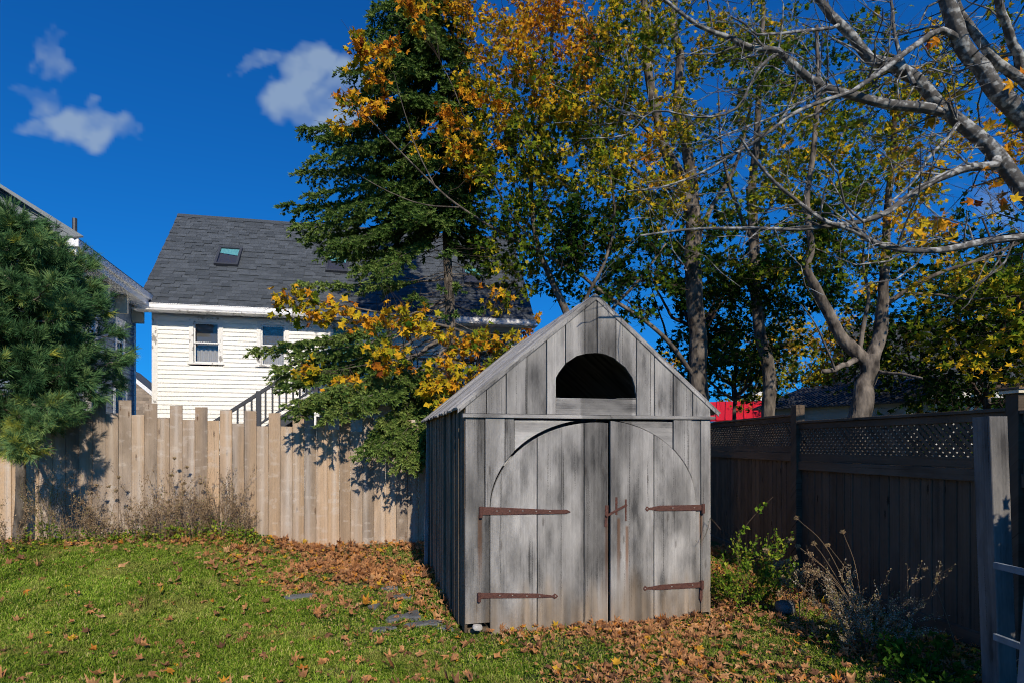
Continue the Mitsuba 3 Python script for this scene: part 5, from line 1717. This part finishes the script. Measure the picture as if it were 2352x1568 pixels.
# ---- weeds and shrubs
def weed(name, label, category, base, height, radius, stems, seed, bsdf, leaf_n, leaf_size, tone, tsd, group=None, stem_w=.0035, arch=.35, forks=3, low_leaf=0, head=0, low_tone=.5, stem_bsdf="dry_weed_skin", stem_tone=.35):
    r = np.random.default_rng(seed)
    key = thing(name, label, category, group)
    wood_, P, D, t = [], [], [], []
    for k in range(stems):
        a = r.uniform(0, 2 * math.pi)
        q = base + np.array([math.cos(a), math.sin(a), 0]) * radius * .35 * r.random()
        q[2] = gz(q[0], q[1]) - .02
        h = height * r.uniform(.45, 1.05)
        out = np.array([math.cos(a), math.sin(a) * .8, 0]) * radius * r.uniform(.2, 1.0)
        tip = q + out + Z * h
        u = np.linspace(0, 1, 6)[:, None]
        p = q + (tip - q) * u + Z * (arch * h * .5) * (u * (1 - u)) + r.normal(size=(6, 3)) * .02 * u
        wood_.append(tube(p, stem_w * (1.1 - .75 * u[:, 0]), 4, False))
        ends = [p[-1]]
        for f in range(forks):
            i = r.integers(2, 6)
            d = rand_dir(r, 1)[0] * .6 + (p[-1] - p[-2]) / (np.linalg.norm(p[-1] - p[-2]) + 1e-9) + Z * .2
            e = p[i] + d * h * r.uniform(.10, .28)
            m = (p[i] + e) / 2 + r.normal(size=3) * .015
            wood_.append(tube([p[i], m, e], [stem_w * .55, stem_w * .4, stem_w * .2], 3, False))
            ends.append(e)
            nl = r.poisson(leaf_n)
            uu = r.random((nl, 1))
            P.append(p[i] + (e - p[i]) * uu + r.normal(size=(nl, 3)) * leaf_size * .5); D.append(rand_dir(r, nl) + d); t.append(np.full(nl, tone))
        nl = r.poisson(leaf_n)
        uu = r.uniform(.25, 1, nl)
        P.append(np.stack([np.interp(uu, u[:, 0], p[:, c]) for c in range(3)], -1) + r.normal(size=(nl, 3)) * leaf_size * .4); D.append(rand_dir(r, nl) + [0, 0, .3]); t.append(np.full(nl, tone))
        if head:
            for e in ends[:1 + (r.random() < .5)]:
                ax = (p[-1] - p[-2]); ax /= np.linalg.norm(ax)
                for _ in range(16):
                    d = ax + rand_dir(r, 1)[0] * .75
                    g = e + d / np.linalg.norm(d) * head * r.uniform(.7, 1.1)
                    wood_.append(tube([e, g], [.0014, .0012], 3, False))
                    for _ in range(4):
                        P.append((g + r.normal(size=3) * head * .14)[None]); D.append(rand_dir(r, 1) + d); t.append(np.array([.55]))
    st = join(wood_)
    st[2][:, 0] = stem_tone
    put(f"{key}__stems", st, stem_bsdf, True, kind="stuff")
    n = 0
    if P and sum(map(len, P)):
        P, D, t = np.vstack(P), np.vstack(D), np.concatenate(t)
        n = len(P)
        put(f"{key}__foliage", scatter_mesh(OVAL_V, OVAL_F, OVAL_UV, rot_from(D, np.array([.1, -.4, .8]) + r.normal(size=(n, 3)) * .5), P, leaf_size * r.uniform(.6, 1.3, n), np.clip(t + r.normal(size=n) * tsd, 0, 1)), bsdf, kind="stuff")
    if low_leaf:
        a, rr = r.uniform(0, 2 * math.pi, low_leaf), radius * np.sqrt(r.random(low_leaf)) * 1.1
        p = np.stack([base[0] + np.cos(a) * rr, base[1] + np.sin(a) * rr * .6, 0 * a], -1)
        ok = fence_gap(p[:, 0], p[:, 1]) > .04
        p = p[ok]
        p[:, 2] = gz(p[:, 0], p[:, 1]) + r.uniform(.02, height * .32, len(p))
        m = len(p)
        put(f"{key}__green_leaves", scatter_mesh(OVAL_V * [1.3, 1, 1], OVAL_F, OVAL_UV, rot_from(rand_dir(r, m), np.array([.1, -.5, .8]) + r.normal(size=(m, 3)) * .4), p, r.uniform(.018, .05, m), np.clip(low_tone + r.normal(size=m) * .22, 0, 1)), "herb_leaf", kind="stuff")
    return key


def on_ground(px, py, Y):
    p = at(px, py, Y)
    p[2] = gz(p[0], p[1])
    return p


# the overgrown strip before the board fence, from the left edge to where the bank drops
strip = [(12, 7.35, .75, .30, 18, "scraggly brown weeds at the far left edge below the pine"), (105, 7.95, 1.0, .26, 20, "tall yellowish weed stalks right of the pine trunk"), (175, 8.0, .75, .32, 24, "brown weed clump before the fence, second right of the pine trunk"),
         (245, 8.05, .55, .34, 24, "low brown weed clump at the foot of the first clear fence boards"), (310, 8.15, .55, .34, 26, "low wiry weed clump between the first and the widest brown clumps"), (375, 8.2, .85, .36, 34, "wide brown weed clump with dark seed heads before the fence"),
         (445, 8.3, .75, .36, 36, "dense brown weed clump with green leaves low down near the bank"), (505, 8.45, .85, .34, 36, "tallest brown weed clump, its twigs leaning towards the clear boards"), (552, 8.5, .55, .22, 18, "last brown weed clump at the right end of the overgrown strip")]
for k, (px, Y, h, rad, ns, lab) in enumerate(strip):
    b = on_ground(px, 1190, Y)
    weed("dry_weed", lab, "weed", b, h, rad, ns, 500 + k, "dry_weed_skin", 9, .022, .42, .22, stem_w=.003, forks=5, low_leaf=230 + 60 * (k > 4), low_tone=.62, stem_tone=.45 if k != 1 else .8)
for k, (px, Y, h) in enumerate(((395, 8.25, 1.15), (440, 8.3, 1.2), (195, 8.0, 1.1), (285, 8.1, 1.0))):
    b = on_ground(px, 1190, Y)
    weed("seed_stalk", ("thin dark seed stalk standing over the widest brown weed clump", "tall dark seed stalk with drooping heads right of the thinner one", "thin seed stalk before the tall boards right of the pine", "slender bent seed stalk over the low weeds")[k], "weed", b, h, .12, 3, 540 + k, "dry_weed_skin", 3, .022, .12, .15, forks=4, stem_w=.003, head=.03, stem_tone=.15)

# right of the shed
weed("rose_bush", "green leaved rambling rose bush beside the shed's right corner", "bush", on_ground(1695, 1375, 6.5),   .62, .60, 32, 561, "herb_leaf", 17, .04, .58, .22, forks=5, arch=.8, stem_w=.0045, stem_tone=.2, low_leaf=160)
b = on_ground(1700, 1370, 6.5)
key = thing("rose_shoot", "long arching rose shoot with paired green leaves reaching above its bush", "plant stem")
p, k = smooth_path(np.array([b + Z * .5, at(1690, 1270, 6.4), at(1702, 1225, 6.35), at(1735, 1180, 6.3), at(1776, 1140, 6.3)]), .03)
put(f"{key}__stem", (lambda m: (m[0], m[1], m[2] * 0 + [.2, 0]))(tube(p, .004 - .0025 * k, 5, False)), "dry_weed_skin", True)
r = np.random.default_rng(17)
ii = np.repeat(np.arange(4, len(p)), 3)
ii = ii[(k[ii] % .26 < .10)]
put(f"{key}__foliage", scatter_mesh(OVAL_V * [1.5, 1, 1], OVAL_F, OVAL_UV, rot_from(rand_dir(r, len(ii)) + [.3, 0, .2], np.array([.1, -.6, .6]) + r.normal(size=(len(ii), 3)) * .3), p[ii] + r.normal(size=(len(ii), 3)) * .012, r.uniform(.03, .06, len(ii)), np.clip(.64 + r.normal(size=len(ii)) * .1, 0, 1)), "herb_leaf", kind="stuff")
key = thing("vine_twig", "thin dark vine twig curling onto the shed's right corner board", "vine")
p, k = smooth_path(np.array([at(1655, 1215, 6.0), at(1632, 1190, 5.98), at(1628, 1205, 5.97), at(1618, 1232, 5.96), at(1606, 1246, 5.955), at(1598, 1240, 5.95)]), .02)
put(f"{key}__stem", (lambda m: (m[0], m[1], m[2] * 0 + [.1, 0]))(tube(p, .003 - .0015 * k, 5, False)), "dry_weed_skin", True)
ii = r.integers(3, len(p), 14)
put(f"{key}__foliage", scatter_mesh(OVAL_V, OVAL_F, OVAL_UV, rot_from(rand_dir(r, 14), rand_dir(r, 14)), p[ii], r.uniform(.012, .026, 14), np.full(14, .05)), "herb_leaf", kind="stuff")
weed("dry_bush", "brown seed topped herb clump between the rose bush and the lattice fence", "weed", on_ground(1835, 1380, 6.1), .62, .26, 14, 571, "dry_weed_skin", 6, .02, .35, .15, forks=4, head=.05, stem_tone=.3)
weed("wiry_bush", "pale wiry bush of fine dry twigs near the foot of the lattice fence", "bush", on_ground(1990, 1500, 5.15), .62, .46, 60, 581, "dry_weed_skin", 17, .014, .78, .25, forks=8, arch=.7, stem_w=.003, low_leaf=90, low_tone=.35, stem_tone=.25)
key = thing("umbel_stalks", "leaning dried umbel stalks with round seed heads before the lattice fence", "weed")
wood_, P, D = [], [], []
root = on_ground(1985, 1390, 5.9)
for (x1, y1, Y1), (xm, ym) in (((1833, 1192, 6.0), (1900, 1260)), ((1938, 1226, 6.2), (1965, 1300)), ((1820, 1244, 6.0), (1900, 1310)), ((1836, 1258, 5.9), (1915, 1325)), ((1905, 1255, 6.1), (1950, 1320)), ((1872, 1252, 6.15), (1900, 1290)), ((1832, 1283, 5.8), (1910, 1330)), ((2130, 1310, 5.3), (2155, 1360))):
    e = at(x1, y1, Y1)
    st = root if x1 < 2100 else on_ground(2200, 1420, 5.2)
    p, k = smooth_path(np.array([st, at(xm, ym, (Y1 + st[1]) / 2), e]), .06)
    wood_.append(tube(p, .0032 - .0016 * k, 5, False))
    ax = p[-1] - p[-2]; ax /= np.linalg.norm(ax)
    for _ in range(26):
        d = ax + rand_dir(r, 1)[0] * .8
        g = e + d / np.linalg.norm(d) * r.uniform(.02, .038)
        wood_.append(tube([e, g], [.0014, .0012], 3, False))
        P += [g + r.normal(size=3) * .004 for _ in range(4)]; D += [d + rand_dir(r, 1)[0] for _ in range(4)]
m = join(wood_); m[2][:, 0] = .45
put(f"{key}__stems", m, "dry_weed_skin", True, kind="stuff")
put(f"{key}__seed_heads", scatter_mesh(OVAL_V, OVAL_F, OVAL_UV, rot_from(np.array(D), rand_dir(r, len(D))), np.array(P), np.full(len(P), .012), np.clip(.6 + r.normal(size=len(P)) * .12, 0, 1)), "dry_weed_skin", kind="stuff")
weed("leafy_weed", "dark green broad leaved weeds in deep shade at the foot of the near post", "weed", on_ground(2110, 1545, 4.5), .3, .4, 16, 591, "herb_leaf", 10, .06, .3, .12, forks=3, low_leaf=120, low_tone=.3, stem_tone=.2)

# unseen shrub added outside the frame to shade near post and fence corner
key = thing("added_shade_shrub", "unseen leafy shrub added past the right edge to shade the near post", "shrub")
r = np.random.default_rng(61)
P = np.vstack([ball(r, (4.15, 2.2, 1.1), (.7, .9, 1.3), 2600), ball(r, (3.78, 2.85, 1.55), (.28, .40, .55), 420), ball(r, (4.5, 3.8, 1.0), (.45, .7, 1.1), 1500)])
P = P[(P[:, 0] > .92 * P[:, 1]) & (P[:, 2] > 0)]
n = len(P)
put(f"{key}__stems", join([tube([[4.1 + .1 * k, 2.2 + .2 * k, -.1], [4.1 + .15 * (k - 1), 2.3, .8], [4.1 + .2 * (k - 1), 2.2 + .3 * (k - 1), 1.9]], [.03, .025, .012], 6) for k in range(4)]), "maple_bark", True, kind="stuff")
put(f"{key}__foliage", scatter_mesh(LEAF_V, LEAF_F, LEAF_UV, rot_from(rand_dir(r, n), np.array([0, -.3, .8]) + r.normal(size=(n, 3)) * .5), P, r.uniform(.07, .13, n), np.clip(.2 + r.normal(size=n) * .1, 0, 1)), "maple_leaf", kind="stuff")
print("grass", n_grass, "herb", n_herb, "leaves", len(rest))
